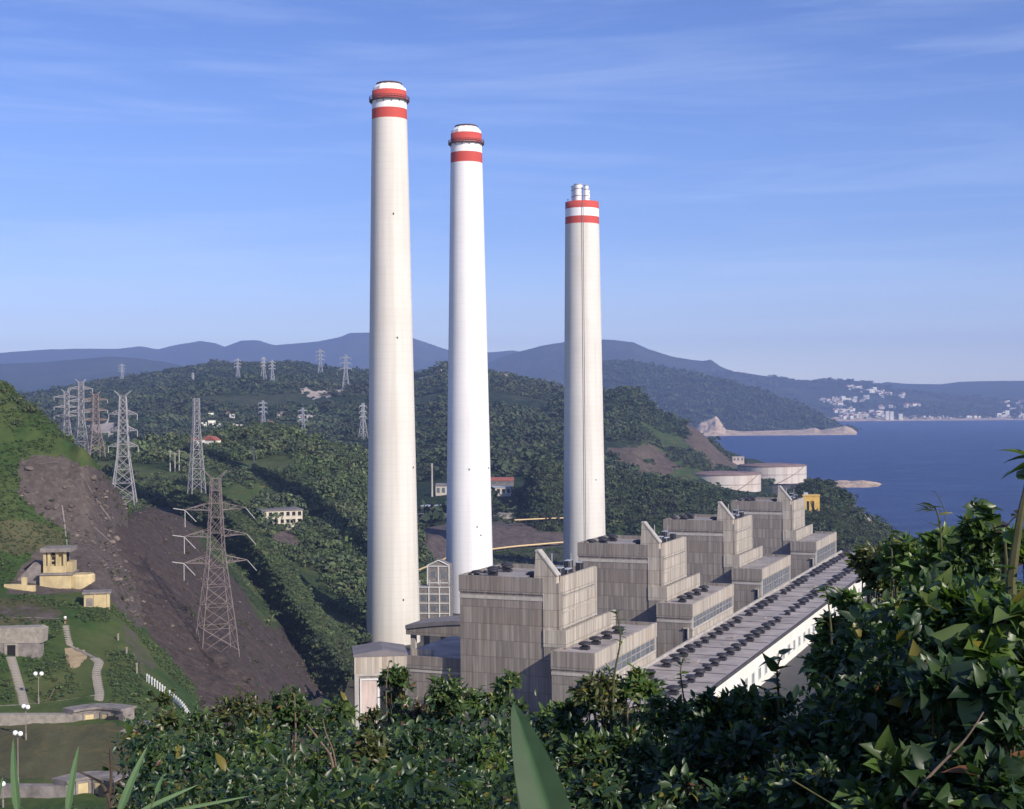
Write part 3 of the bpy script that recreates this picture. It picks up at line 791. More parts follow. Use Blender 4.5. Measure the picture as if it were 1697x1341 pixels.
def annex(a, label, style):
    t = thing('annex', label, 'annex building', plant(a, 0), -TH, 'low annexes beside the boiler houses')
    y0, y1, x0, x1, z1 = -8.5, 49.0, 30.6, 42.6, 22.7
    zf = 12.0 if style else 14.6
    q = MB(); q.box(x0, x1, y0, y1, 3, zf); q.box(x0, x1 - .6, y0, y1, zf, 21.6); q.build('wall', M['clad'], t)
    boxes('parapet', M['clad'], t, (x0 - .2, x0 + .5, y0 + .5, -.6, 17.9, z1), (x0 - .2, x1 + .1, y0 - .25, y0 + .5, 17.9, z1), (x0 + 1.3, x1 - .6, y1 - .5, y1 + .2, 17.9, z1))
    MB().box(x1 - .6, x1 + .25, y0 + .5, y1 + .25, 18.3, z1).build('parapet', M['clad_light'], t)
    MB().box(x0 + .5, x1 - .6, y0 + .5, y1 - .5, 21.6, 21.75).build('roof', M['roof_light' if style else 'roof'], t)
    g = MB(); g.box(x1 - .6, x1 - .35, y0 + 1, y1 - 1, zf, 18.3)
    gl = g.build('window_band', M['glass'], t)
    fr = MB()
    n = 12
    for i in range(n + 1):
        yy = y0 + 1 + (y1 - y0 - 2) * i / n
        fr.box(x1 - .35, x1 - .2, yy - .12, yy + .12, zf, 18.3)
    fr.box(x1 - .36, x1 - .22, y0 + 1, y1 - 1, (zf + 18.3) / 2 - .1, (zf + 18.3) / 2 + .1)
    fr.build('mullion', M['roof_light'], gl)
    boxes('frame', M['clad_edge'], t, (x1 - .62, x1 + .12, y0, y0 + 1, zf, 18.3), (x1 - .62, x1 + .12, y1 - 1, y1, zf, 18.3), (x1, x1 + .14, y0, y1, zf - .5, zf + .1))
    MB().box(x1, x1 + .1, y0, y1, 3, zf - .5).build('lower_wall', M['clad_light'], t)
    s = MB(); s.box(x0 - .1, x1 + .05, y0 - .15, y0, 16.4, 17.2); s.build('string_course', M['clad_edge'], t)
    d = MB(); d.box(x1 - 2.6, x1 - 1.5, y0 - .1, y0 + .2, 11.3, 14.6); dd = d.build('door', M['black'], t)
    d = MB(); d.box(x1 - 1.5, x1 - 1.15, y0 - .9, y0, 11.3, 14.9); d.box(x1 - 2.8, x1 - 1.5, y0 - .9, y0, 14.6, 14.9); d.build('hood', M['clad_edge'], dd)
    return t
UNITS = [0, 99.5, 206, 326]
bl = ['nearest and largest boiler house, grey cladding, in front of the middle chimney', 'second boiler house, its front right of the nearest one, standing before the rightmost chimney',
      'third boiler house, dark shaded front, beyond the second and right of the rightmost chimney', 'farthest boiler house, below the oil tanks and beside the yellow block']
al = ['nearest annex with dark fans on its roof, half hidden by shrubs', 'second annex with dark fans on its roof, beside the second boiler house',
      'third annex with bare roof and tall bluish glazing', 'farthest annex with bare roof, at the far end of the long hall']
for i, a in enumerate(UNITS):
    boiler(a, bl[i], i); annex(a, al[i], int(i >= 2))

# long turbine hall
M['roof_edge'] = simple('dark_roof_edge', (.06, .055, .055), .8, .3, .5)
t = thing('turbine_hall', 'long low turbine hall with a dark flat roof and cream side wall', 'turbine hall', plant(0, 0), -TH)
hx0, hx1, hy0, hy1, hz = 43.3, 68.6, -45, 388, 11.2
MB().box(hx0, hx1, hy0, hy1, 3, hz).build('roof', M['roof'], t)
MB().box(hx0 - .5, hx0 + .15, hy0, hy1, 3, hz + .8).build('parapet', M['clad_edge'], t)
boxes('eaves', M['roof_edge'], t, (hx1, hx1 + .4, hy0, hy1, hz - .7, hz + .3), (hx0 + .15, hx1, hy1, hy1 + .4, hz - .7, hz + .5))
MB().box(hx1, hx1 + .25, hy0, hy1, .5, hz - .7).build('wall', M['white_wall'], t)
for i in range(46):
    y = hy0 + 5 + i * 9.2
    w = MB().box(hx1 + .25, hx1 + .32, y, y + 3.4, 3.4, 6.6).build('window', M['glass'], t)
    f = MB()
    f.box(hx1 + .25, hx1 + .5, y - .3, y, 3.1, 6.9); f.box(hx1 + .25, hx1 + .5, y + 3.4, y + 3.7, 3.1, 6.9)
    f.box(hx1 + .25, hx1 + .5, y, y + 3.4, 6.6, 6.9); f.box(hx1 + .25, hx1 + .5, y, y + 3.4, 3.1, 3.4); f.box(hx1 + .32, hx1 + .42, y + 1.6, y + 1.8, 3.4, 6.6)
    f.build('frame', M['frame'], w)
for i in range(30):
    y = hy0 + 8 + i * 14.3
    boxes('roof_seam', M['roof_edge'], t, (hx0 + 2, hx1 - 1, y, y + .35, hz, hz + .1))
for y, x in ((22, 55), (48, 54.5), (83, 56), (96, 54), (140, 55), (192, 54), (236, 55.5), (300, 54.5)):
    boxes('skylight', M['roof_light'], t, (x - 1.2, x + 1.2, y, y + .9, hz, hz + .5), (x - .2, x + .2, y + 1.2, y + 7, hz, hz + .3))

# mushroom ventilators: one built, the rest copied
def make_vent():
    t = thing('roof_ventilator', '', 'ventilator')
    MB().box(-1.1, 1.1, -1.1, 1.1, 0, .8).build('base', M['dark'], t)
    MB().lathe([(.8, .8), (.8, 1.25), (1.7, 1.3), (1.8, 1.55), (1.3, 1.95), (.5, 2.15)], 14).build('hood', M['dark'], t, True)
    return t
vent0 = make_vent(); used = False
def vent(a, b, z, label, group, s=1.0):
    global used
    p = plant(a, b, z)
    o = copy_tree(vent0) if used else vent0
    used = True
    o.location = p; o.rotation_euler = (0, 0, -TH); o.scale = (s, s, s)
    o['label'] = label; o['group'] = group
for i in range(46):
    a = -32 + i * 9.05 + random.uniform(-.7, .7)
    if i in (7, 19, 26, 33): continue
    vent(a, 48.4, hz, 'dark mushroom ventilator in the row along the parapet side of the long hall roof', 'ventilators in the left row on the long hall', random.uniform(.85, 1.2))
for i in range(46):
    a = -34 + i * 9.05 + random.uniform(-.7, .7)
    if i in (20, 28): continue
    vent(a, 61.2, hz, 'dark mushroom ventilator in the row along the cream wall side of the long hall roof', 'ventilators in the right row on the long hall', random.uniform(.85, 1.2))
nm = ['nearest', 'second', 'third', 'farthest']
for i, a in enumerate(UNITS):
    for j, (y, x) in enumerate(((5, 3.6), (10, 4.4), (15.5, 4.2), (21, 4.4), (26, 4))):
        vent(a + y, x + (1.5 if j % 2 else -.6), 39.75, 'black roof fan along the left edge of the %s boiler house roof' % nm[i], 'fans on the %s boiler house' % nm[i], 1.0)
    vent(a + 4.5, 20.3, 39.75, 'black roof fan beside the slanting fin on the %s boiler house' % nm[i], 'fan by the fin of the %s boiler house' % nm[i], 1.15)
    if i < 2:
        for y in (2, 11, 21, 31):
            vent(a + y, 36.4, 21.75, 'dark fan in the row on the roof of the %s annex' % nm[i], 'fans on the %s annex' % nm[i], 1.05)
    else:
        for y, x in ((4, 34), (4, 39), (22, 34), (22, 39), (40, 37)):
            p = plant(a + y, x, 21.75)
            o = MB().tube([(0, 0, 0), (0, 0, 1.7)], .11, 5).tube([(-.3, 0, 1.7), (.3, 0, 1.75)], .12, 5).build('vent_pipe', M['steel'])
            o.location = p; tag(o, 'thin grey vent pipe on the bare roof of the %s annex' % nm[i], 'vent pipe', 'vent pipes on the %s annex' % nm[i])

# front shed at the left (photo: 577-680, 1065-1190)
sx = W(588, 1089, 345); phi = R_(8)
t = thing('shed', 'grey clad tower shed with a lean-to roof at the foot of the tallest chimney', 'shed', (sx.x, sx.y, 0), phi)
MB().box(0, 12.4, .0, 12, 3, 27.6).build('wall', M['clad'], t)
r = MB(); r.prism_y([(-.4, 27.7), (12.8, 27.7), (12.8, 28.3), (6.8, 29.3), (-.4, 28.3)], -.4, 12.4); recalc(r.build('roof', M['grey_roof'], t))
MB().box(-.15, 12.55, -.28, 0, 23.6, 27.7).build('fascia', M['clad_light'], t)
MB().box(-.1, .95, -.2, 0, 3, 23.0).build('pier', M['clad_edge'], t)
MB().box(-.1, 12.5, -.24, 0, 23.0, 23.6).build('string_course', M['clad_edge'], t)
d = MB().box(1.5, 5.4, -.12, 0, 6, 22.0).build('door', M['door'], t)
q = MB(); q.box(1.2, 1.5, -.35, 0, 6, 22.4); q.box(5.4, 5.9, -.3, 0, 6, 22.4); q.box(1.5, 5.4, -.35, 0, 22.0, 22.4); q.build('frame', M['frame'], d)
MB().box(6.1, 11.6, -.1, 0, 6, 22).build('opening', M['black'], t)
# low link hall and flue ducts
t = thing('link_hall', 'low grey clad link hall between the shed and the nearest boiler house', 'link hall', plant(0, 0), -TH)
MB().box(-24, -.05, 4, 46, 3, 15.4).build('wall', M['clad'], t)
MB().box(-24.2, -.3, 3.7, 4.4, 13.0, 16.6).build('parapet', M['clad'], t)
MB().box(-24.1, -.3, 3.8, 4.0, 12.0, 12.7).build('string_course', M['clad_edge'], t)
MB().box(-24, -.4, 4.4, 46, 15.4, 15.55).build('roof', M['roof'], t)
MB().box(-20, -13, 9, 9.8, 15.55, 17.6).build('upstand', M['clad_light'], t)
for i, (a0, lab) in enumerate(((58, 'broad flue duct with curved roof joining the nearest boiler house to the tallest chimney'), (146, 'flue duct joining the second boiler house to the middle chimney'))):
    t = thing('flue_duct', lab, 'flue duct', plant(a0, 0), -TH)
    prof = [(-46, 10)] + [(-46 + 44 * s, 17.2 + 4.2 * math.sin(math.pi * (.12 + .6 * s))) for s in np.linspace(0, 1, 14)] + [(-2, 10)]
    d = MB().prism_y([(x, z - 4) if 0 < j < 15 else (x, z + 3) for j, (x, z) in enumerate(prof)], 0, 14).build('duct', M['clad'], t); recalc(d)
    q = MB().prism_y([(x, z - 3.9) for x, z in prof[1:-1]] + [(x, z - 2.6) for x, z in reversed(prof[1:-1])], -.5, 14.5); recalc(q.build('roof', M['grey_roof'], t))
    for x in (-44, -33, -22, -11): boxes('pier', M['clad_edge'], t, (x - .8, x + .8, 1, 2.5, 3, 13.4), (x - .8, x + .8, 11, 12.5, 3, 13.4))

# ------------------------------------------------------------------ oil tanks and the buildings beyond the plant
M['tank'] = paint('rust_streaked_tank_paint', (.58, .53, .48), (.30, .18, .13), .8, .16)
M['tank_roof'] = simple('rusty_tank_roof', (.22, .15, .135), .85, .35, .08)
def tank(label, u, vt, Y, r, h):
    p = W(u, vt, Y)
    t = thing('oil_tank', label, 'oil tank', (p.x, p.y, p.z - h), .3, 'oil tanks above the sea')
    MB().lathe([(r, 0), (r, h)], 72, cap=False).build('wall', M['tank'], t, True)
    MB().lathe([(r - .3, h - .6), (r - 1, h + .2), (r * .5, h + 1.4), (.5, h + 2.2)], 72).build('roof', M['tank_roof'], t, True)
    q = MB(); q.lathe([(r + .02, h - .9), (r + .55, h - .8), (r + .55, h), (r + .02, h + .05)], 72, cap=False); q.build('rim', M['tank_roof'], t)
    q = MB(); q.lathe([(r + .02, h * .5), (r + .3, h * .5), (r + .3, h * .5 + .3), (r + .02, h * .5 + .3)], 72, cap=False); q.build('wind_girder', M['tank_roof'], t)
    q = MB(); pts = []
    for i in range(30):
        a = -1.9 + 1.0 * i / 29; pts.append(((r + .9) * math.cos(a), (r + .9) * math.sin(a), .5 + (h - .5) * i / 29))
    q.tube(pts, .35, 4); q.build('stair', M['steel_brown'], t)
tank('rust streaked white oil tank, lower and nearer of the two, partly behind trees', 1199, 784, 1350, 35, 19.5)
tank('rust streaked white oil tank, farther of the two, beside the rocky headland', 1279, 770.5, 1522, 36.5, 18.5)

def house(name, label, cat, loc, rz, w, d, h, wall, roof, nx=4, floors=2, gable=False, over=.4, group=None, side=True, winmat=None):
    t = thing(name, label, cat, loc, rz, group)
    MB().box(0, w, 0, d, -4, h).build('wall', M[wall], t)
    if gable:
        r = MB().prism_y([(0, 0), (d + 2 * over, 0), (d / 2 + over, d * .28)], 0, w + 2 * over).build('roof', M[roof], t); recalc(r)
        r.rotation_euler = (0, 0, R_(90)); r.location = (w + over, -over, h)
        r.location = (w + over, -over, h + .01)
    else:
        MB().box(-over, w + over, -over, d + over, h, h + .55).build('roof', M[roof], t)
    fh = h / floors
    for k in range(floors):
        for i in range(nx):
            x = w * (i + .5) / nx; ww = w / nx * .28
            z0 = fh * k + fh * .32; zz = fh * k + fh * .82
            p = MB().box(x - ww, x + ww, -.06, .03, z0, zz).build('window', M[winmat or 'glass'], t)
            if w > 8: MB().box(x - ww - .12, x + ww + .12, -.22, 0, z0 - .2, z0).build('sill', M['clad_edge'], p)
        if side:
            for i in range(max(1, int(d / (w / nx)))):
                n = max(1, int(d / (w / nx))); y = d * (i + .5) / n; ww = d / n * .26
                MB().box(-.06, .03, y - ww, y + ww, fh * k + fh * .32, fh * k + fh * .82).build('window', M[winmat or 'glass'], t)
    return t
# embankment with the pipelines, verge in front of it
sheet('emb', 'embankment', [
    [(672, 965, 690), (740, 930, 770), (815, 912, 832), (935, 902, 862), (1060, 895, 890)],
    [(672, 905, 760), (740, 884, 826), (815, 872, 878), (935, 865, 905), (1060, 861, 930)],
    [(672, 880, 830), (740, 868, 890), (815, 858, 950), (935, 855, 975), (1060, 852, 1000)],
    [(672, 900, 900), (740, 890, 960), (815, 890, 1000), (935, 890, 1020), (1060, 885, 1040)]],
    30, 120, .5, .1, M['hill'], smooth_rows=False, covers=((0, [(600, 868), (740, 862), (1100, 858), (1100, 920), (815, 915), (735, 940), (600, 980)], 1), (2, [(600, 900), (700, 895), (715, 915), (690, 940), (600, 960)], 1)))
sheet('verge', 'verge', [[(640, 1012, 586), (740, 985, 640), (830, 955, 710), (960, 940, 750), (1060, 930, 770)], [(660, 970, 672), (740, 936, 758), (815, 917, 818), (935, 907, 850), (1060, 900, 875)]],
      12, 60, .15, .1, M['hill'], smooth_rows=False)
def pipe_run(label, pts, r, n_sup=8, cat='pipeline', mat='yellow_rail'):
    P = [Vector(p) for p in pts]
    t = thing('pipeline', label, cat, P[0])
    Q = [p - P[0] for p in P]
    fine = catmull(np.array([q[:] for q in Q]), np.linspace(0, len(Q) - 1, 40))
    MB().tube([Vector(q) for q in fine], r, 8).build('pipe', M[mat], t, True)
    for i in range(n_sup):
        q = fine[int((i + .5) / n_sup * 39)]
        MB().box(-.25, .25, -.3, .3, -2.2, -r * .6).build('support', M['dark'], t).location = q
pipe_run('yellow lagged pipeline curving along the foot of the brown embankment', [W(806, 911.5, 815), W(850, 906, 830), (W(890, 902.5, 838)), W(940, 898.5, 845), W(1000, 897, 850)], .5, 12)
pipe_run('thin yellow pipeline along the top of the brown embankment', [W(852, 862, 880), W(895, 860, 886), W(935, 858.5, 890), W(985, 858, 900), W(1040, 857, 912)], .42, 10)
pipe_run('short yellow pipeline rising between the tallest and middle chimneys', [W(680, 951, 640), W(705, 940, 668), W(722, 933.5, 690), W(745, 922, 720)], .42, 5)
p = hit(1036, 868, ['emb']) or W(1036, 868, 890)
house('workshop', 'white workshop with a bluish roof and small windows behind the second boiler house', 'workshop', p, R_(-4), 26, 10, 5.2, 'louver', 'louver', 9, 1, True, side=False)
p = W(1046, 860, 930)
t = thing('warehouse', 'long low warehouse with a dull grey roof in front of the dark trees', 'warehouse', (p.x, p.y, 4), R_(-4))
MB().box(0, 66, 0, 26, 0, 15).build('wall', M['stone'], t); recalc(MB().prism_y([(-.6, 15.02), (66.6, 15.02), (66.6, 15.5), (33, 19), (-.6, 15.5)], -.6, 26.6).build('roof', M['grey_roof'], t))
p = hit(1331, 854, ['s8']) or W(1331, 854, 880)
t = thing('yellow_block', 'bright yellow boxy plant room with dark openings beside the farthest boiler house', 'plant room', p, R_(-10))
MB().box(0, 9.8, 0, 8, -3, 11.6).build('wall', M['yellow_paint'], t); boxes('opening', M['black'], t, (2.2, 3.6, -.08, .02, 2.5, 8.5), (5.4, 6.6, -.08, .02, 2.5, 8.5))
MB().box(-.3, 10.1, -.3, 8.3, 11.6, 12.2).build('roof', M['yellow_paint'], t); MB().tube([(7.2, -.6, 1.5), (5.2, -.6, 9)], .25, 5).build('brace', M['dark'], t)
MB().box(.5, 3, 1, 3, 12.2, 13.6).build('vent_box', M['louver'], t)
# switch house with white frames between the two left chimneys
p = W(693, 1018, 560)
t = thing('switch_house', 'grey switch house with white lattice frames between the two left chimneys', 'switch house', (p.x, p.y, 4), R_(-6))
MB().box(0, 12.5, 0, 9, 0, 13.6).build('wall', M['stone'], t); recalc(MB().prism_y([(3, 13.62), (12, 13.62), (12, 21.5), (7.5, 23.5), (3, 21.5)], 4, 11).build('upper_storey', M['stone'], t))
for x in (0, 4.1, 8.3, 12.3): MB().box(x, x + .4, -.35, 0, 0, 13.6).build('frame_post', M['frame'], t)
for z in (3, 7, 10.6, 13.3): MB().box(.4, 12.3, -.3, -.02, z, z + .35).build('frame_rail', M['frame'], t)
for x in (3, 7.3, 11.6): MB().box(x, x + .4, 3.7, 4, 14, 21.4).build('frame_post', M['frame'], t)
for z in (14.5, 21.1): MB().box(3.4, 11.6, 3.72, 3.98, z, z + .35).build('frame_rail', M['frame'], t)
MB().tube([(3, 3.8, 21.5), (7.5, 3.8, 23.6), (12, 3.8, 21.5)], .25, 5).build('gable_trim', M['frame'], t)
for x in (1.3, 5.2, 9.4):
    for z in (4.2, 8.2): MB().box(x, x + 1.9, -.1, .02, z, z + 1.9).build('window', M['glass'], t)
for x in (4.6, 8.8): MB().box(x, x + 1.6, 3.92, 4.02, 16.5, 19.2).build('window', M['glass'], t)
for x in (.5, 4.4, 8.6, 12.2):
    MB().tube([(x, 1, 13.6), (x, 1, 15.4)], .18, 5).lathe([(.1, 15.4), (.45, 15.6), (.1, 16.1)], 8, cx=x, cy=1).build('bushing', M['insul'], t)
p = hit(440, 872, ['s6', 'e'])
house('barrack', 'long two-storey block with a dark roof on the green hill left of the tallest chimney', 'building', (p.x - 2, p.y + 2, p.z - .2), R_(22), 18.5, 14, 6.6, 'plaster', 'grey_roof', 7, 2, winmat='black')
p = hit(722, 822, ['s4', 's6', 'emb']); house('cottage', 'small cream house with green gable between the left and middle chimneys', 'house', p, R_(-8), 7.5, 7, 7, 'plaster', 'grey_roof', 2, 1, True)
p = hit(690, 862, ['s4', 's6', 'emb']); house('row_house', 'low row of huts with pale eaves between the left and middle chimneys', 'hut', p, R_(-12), 19, 8, 3.4, 'stone', 'grey_roof', 8, 1)
p = hit(698, 848, ['s4', 's6', 'emb']); house('row_house', 'rear row of huts with a bluish roof above the low huts', 'hut', p, R_(-10), 16, 8, 3.6, 'stone', 'louver', 6, 1)
p = hit(814, 821, ['s4', 's7', 's5']); house('factory', 'long pale factory with round dark openings right of the middle chimney', 'factory', p, R_(-5), 14, 10, 5.5, 'plaster', 'louver', 4, 1, winmat='black')
p = hit(812, 806, ['s4', 's7', 's5']); house('factory', 'reddish roofed shed behind the pale factory', 'shed', p, R_(-5), 17, 9, 4, 'stone', 'red_roof', 3, 1, True)
p = hit(818, 860, ['emb', 's4']); house('store', 'flat buff store on the embankment beside the middle chimney', 'store', p, R_(-5), 14, 8, 3.2, 'clad_light', 'roof_light', 3, 1)
p = hit(1214, 766, ['s5']) or W(1214, 766, 1750); house('pump_house', 'small pink pump house at the shore above the oil tanks', 'house', p, 0, 14, 9, 6, 'door', 'clad_edge', 3, 1)

# ------------------------------------------------------------------ far houses
def make_hut(w, d, h, gable, wall, roof):
    b = MB(); b.box(0, w, 0, d, -3, h, 0)
    if gable:
        n = len(b.v); o = .4
        b.prism_y([(-o, h + .02), (w + o, h + .02), (w / 2, h + w * .35)], -o, d + o, 1)
    else:
        b.box(-.3, w + .3, -.3, d + .3, h + .02, h + .9, 1)
    for i in range(3):
        for k in range(max(1, int(h / 3.2))):
            b.box(w * (i + .3) / 3, w * (i + .7) / 3, -.12, .02, 1 + k * 3.2, 2.6 + k * 3.2, 2)
    return recalc(b.build('house', [M[wall], M[roof], M['glass']]))
huts = [make_hut(13, 10, 9, True, 'white_wall', 'red_roof'), make_hut(16, 11, 12, False, 'white_wall', 'clad_edge'), make_hut(11, 11, 7, True, 'plaster', 'grey_roof')]
tower_proto = make_hut(20, 16, 46, False, 'white_wall', 'clad_edge')
hut_used = [False] * 3
def put_house(u, v, keys, label, group, s, rr):
    p = hit(u, v, keys)
    if p is None: return
    k = rr.randrange(3)
    o = huts[k].copy() if hut_used[k] else huts[k]
    if hut_used[k]: col.objects.link(o)
    hut_used[k] = True
    o.location = p; o.rotation_euler = (0, 0, rr.uniform(-.5, .5)); o.scale = (s, s, s * rr.uniform(.8, 1.2))
    tag(o, label, 'house', group)
rr = random.Random(5)
T1 = [((1357, 666), (1385, 668), 10), ((1380, 666), (1432, 663), 16), ((1402, 643), (1425, 644), 7), ((1425, 648), (1475, 655), 18), ((1455, 656), (1502, 657), 10), ((1378, 672), (1410, 676), 10), ((1380, 683), (1412, 684), 12), ((1400, 688), (1460, 689), 18), ((1382, 692), (1440, 692), 12), ((1455, 676), (1480, 677), 8), ((1490, 673), (1530, 672), 9)]
for a, b_, n in T1:
    for i in range(int(n * 1.5)):
        f = rr.random()
        put_house(a[0] + (b_[0] - a[0]) * f + rr.uniform(-2, 2), a[1] + (b_[1] - a[1]) * f + rr.uniform(-3, 3), ['town'], 'tiny pale house in the hillside town across the bay', 'houses of the hillside town', rr.uniform(1.1, 1.9), rr)
for i in range(30):
    put_house(rr.uniform(1650, 1700), rr.choice([670, 674, 680, 688, 692]) + rr.uniform(-2, 2), ['town'], 'tiny pale house at the far right shore of the bay', 'houses at the right end of the bay', rr.uniform(1.1, 1.8), rr)
for i in range(16):
    put_house(rr.uniform(1530, 1650), 693 + rr.uniform(-2, 1), ['town'], 'tiny pale house on the beach line across the bay', 'houses on the beach line', rr.uniform(.8, 1.2), rr)
for i, (u, v) in enumerate(((1468, 696), (1475, 696), (1490, 696))):
    p = hit(u, v, ['town'])
    if p is None: continue
    o = tower_proto if i == 0 else tower_proto.copy()
    if i: col.objects.link(o)
    o.location = p; o.name = 'apartment_tower'; o.scale = (1, 1, (1, .95, .7)[i])
    tag(o, ('white apartment tower at the shore, tallest and leftmost of three', 'white apartment tower at the shore, middle of three', 'lower white apartment tower at the shore, rightmost of three')[i], 'apartment tower')
for grp, lab, spots, sc in (('houses in the valley', 'small pale or red roofed house in the wooded valley left of the chimneys', [(305, 704), (318, 706), (332, 708), (345, 705), (352, 710), (362, 712), (370, 714), (378, 712), (384, 715), (366, 718), (380, 719), (390, 713), (335, 742), (340, 744), (300, 733), (345, 692), (374, 690), (380, 692), (312, 742)], .62),
                            ('houses on the wooded slope', 'small white house on the wooded slope behind the pylons', [(440, 703), (447, 705), (458, 690), (462, 689), (468, 690), (430, 704), (508, 694), (515, 695), (529, 706), (493, 696), (420, 705), (560, 720)], .62),
                            ('houses below the left pylons', 'low pale house below the cluster of left pylons', [(128, 742), (134, 744), (141, 745), (150, 742), (158, 744), (166, 742), (145, 750), (155, 752), (136, 750)], .55),
                            ('houses on the ridge', 'small white house on the ridge right of the middle chimney', [(826, 624), (832, 625), (838, 625), (696, 623), (722, 622), (730, 620)], .9)):
    for u, v in spots: put_house(u, v, ['s4', 's6'], lab, grp, sc * .72 * rr.uniform(.8, 1.2), rr)

# ------------------------------------------------------------------ pylons
def pylon(label, base, h, bw, tw, arms, rz, th, mat, insul=False, horns=True, levels=9, waist=.5, name='pylon'):
    t = thing(name, label, 'pylon', base, rz, None)
    def wd(f): return bw + (bw * .42 - bw) * min(1, f / waist) if f < waist else bw * .42 + (tw - bw * .42) * (f - waist) / (1 - waist)
    fs = [1 - (1 - i / levels) ** 1.0 for i in range(levels + 1)]
    fs = [0] + list(np.cumsum([(1.35 - .7 * i / levels) for i in range(levels)]) / sum((1.35 - .7 * i / levels) for i in range(levels)))
    q = MB()
    C = lambda f, s: Vector(((1 if s in (0, 1) else -1) * wd(f) / 2, (1 if s in (1, 2) else -1) * wd(f) / 2, h * f))
    for s in range(4):
        q.tube([C(f, s) - Vector((0, 0, 1.5 if f == 0 else 0)) for f in fs], th * 1.25, 4)
        s2 = (s + 1) % 4
        for a, b_ in zip(fs[:-1], fs[1:]):
            q.tube([C(a, s), C(b_, s2)], th * .62, 4); q.tube([C(a, s2), C(b_, s)], th * .62, 4); q.tube([C(b_, s), C(b_, s2)], th * .6, 4)
            if th < .14:
                m_ = (a + b_) / 2; q.tube([C(m_, s), (C(a, s) + C(a, s2)) / 2], th * .45, 4); q.tube([C(m_, s2), (C(a, s) + C(a, s2)) / 2], th * .45, 4)
    q.build('tower_body', mat, t)
    for f, al in arms:
        for sgn in (-1, 1):
            q = MB(); w = wd(f) / 2; f2 = min(1, f + .045); w2 = wd(f2) / 2; tip = Vector((sgn * al, 0, h * f + .3))
            lo = [Vector((sgn * w, -w, h * f)), Vector((sgn * w, w, h * f))]; up = [Vector((sgn * w2, -w2, h * f2)), Vector((sgn * w2, w2, h * f2))]
            for p in lo + up: q.tube([p, tip], th * .8, 4)
            for k in (.3, .6):
                A = [p.lerp(tip, k) for p in lo + up]
                q.tube([A[0], A[1]], th * .5, 4); q.tube([A[0], A[2]], th * .5, 4); q.tube([A[1], A[3]], th * .5, 4); q.tube([A[2], A[3]], th * .5, 4)
                B_ = [p.lerp(tip, k - .3) for p in lo + up]
                q.tube([B_[0], A[2]], th * .5, 4); q.tube([B_[1], A[3]], th * .5, 4); q.tube([B_[0], A[1]], th * .5, 4)
            ao = q.build('crossarm', mat, t)
            if insul:
                vs = ((-2.5, 0, .45), (0, 0, -3.7), (2.1, -1.5, -2.5)) if sgn < 0 else ((2.3, 1.2, -2.5),)
                for v in vs:
                    g = MB(); v = Vector(v); n = 9
                    st = tip + Vector((0, 0, -.1)); g.tube([st, st + v], .07, 5)
                    for i in range(n):
                        c = st + v * ((i + .7) / n); d = v.normalized() * .12
                        g.tube([c - d, c + d], .10, 7)
                    g.build('insulator', M['insul'], ao)
            else:
                g = MB(); g.tube([tip, tip - Vector((0, 0, h * .055))], th * .9, 5); g.build('insulator', M['insul'], ao)
    if horns:
        q = MB(); w = wd(1) / 2
        for sgn in (-1, 1):
            tip = Vector((sgn * (w + h * .045), 0, h * 1.05))
            for s in (-1, 1): q.tube([Vector((sgn * w, s * w, h)), tip], th * .7, 4)
            q.tube([Vector((sgn * w * .2, 0, h)), tip], th * .6, 4)
        q.build('peak', mat, t)
    return t
p = hit(362, 1078, ['d'])
pylon('large brownish lattice pylon with white insulator strings on the bare dark slope', (p.x - .8, p.y + 2, p.z), 37.5, 8.2, 1.9, ((.66, 6.9), (.455, 0), (.815, 6.7), (.505, 7.0))[0:1] + ((.815, 6.7), (.505, 7.0)), R_(24), .07, M['steel_brown'], True, True, 10, .55)
p = W(205, 850, 470)
pylon('tall grey lattice pylon on the grassy rise beside the cliff', p, 38.5, 8.6, 2.0, ((.84, 4.6), (.70, 4.6), (.565, 4.8)), R_(8), .13, M['steel'], False, True, 10, .5)
p = W(326, 812, 560)
pylon('slim pale lattice mast rising just behind the large brownish pylon', p, 36, 5.6, 2.1, (), R_(30), .15, M['steel'], False, False, 11, .7, 'lattice_mast')
for lab, u, vb, vt, Y, bw, nar in (('grey pylon at the left of the cluster above the cliff', 110, 742, 650, 640, 5.2, 3), ('tallest grey pylon in the middle of the cluster above the cliff', 134, 748, 634, 620, 5.6, 3),
                                   ('brownish grey pylon at the right of the cluster above the cliff', 158, 752, 654, 600, 6.5, 3)):
    p = W(u, vb, Y); h = (vb - vt) * Y / FPX
    pylon(lab, p, h, bw, 2.2, [(f, 5.4) for f in (.9, .72, .56)], R_(35), .16, M['steel_brown'] if 'brownish' in lab else M['steel'], False, True, 9)
for lab, u, vb, vt in (('small far pylon on the skyline at the left end of the wooded ridge', 202, 634, 603), ('small far pylon on the ridge left of the twin pylons', 394, 630, 594), ('left of the twin far pylons on the ridge top', 437, 630, 592),
                       ('right of the twin far pylons above the pale clearing', 451, 633, 597), ('far pylon standing out against the blue mountain', 531, 622, 579), ('far pylon at the right end of the big pale clearing', 573, 646, 588),
                       ('grey pylon with long arms in the wooded valley', 502, 728, 676), ('thin pylon half hidden above the red roofs of the valley', 436, 712, 664), ('leaning looking pylon just left of the tallest chimney', 602, 728, 668), ('faint small pylon among trees left of the valley pylon', 424, 650, 636), ('far small pylon below the ridge at the left', 320, 636, 618)):
    p = hit(u, vb, ['s4', 's6', 'm2', 'm1'])
    if p is None: p = W(u, vb, 2500)
    h = (vb - vt) * p.y / FPX
    pylon(lab, p, h, h * .2, h * .05, [(f, h * .16) for f in (.9, .75, .6)], R_(15 + 20 * (u % 3)), max(.15, .00016 * p.y), M['steel_far'], False, False, 6)
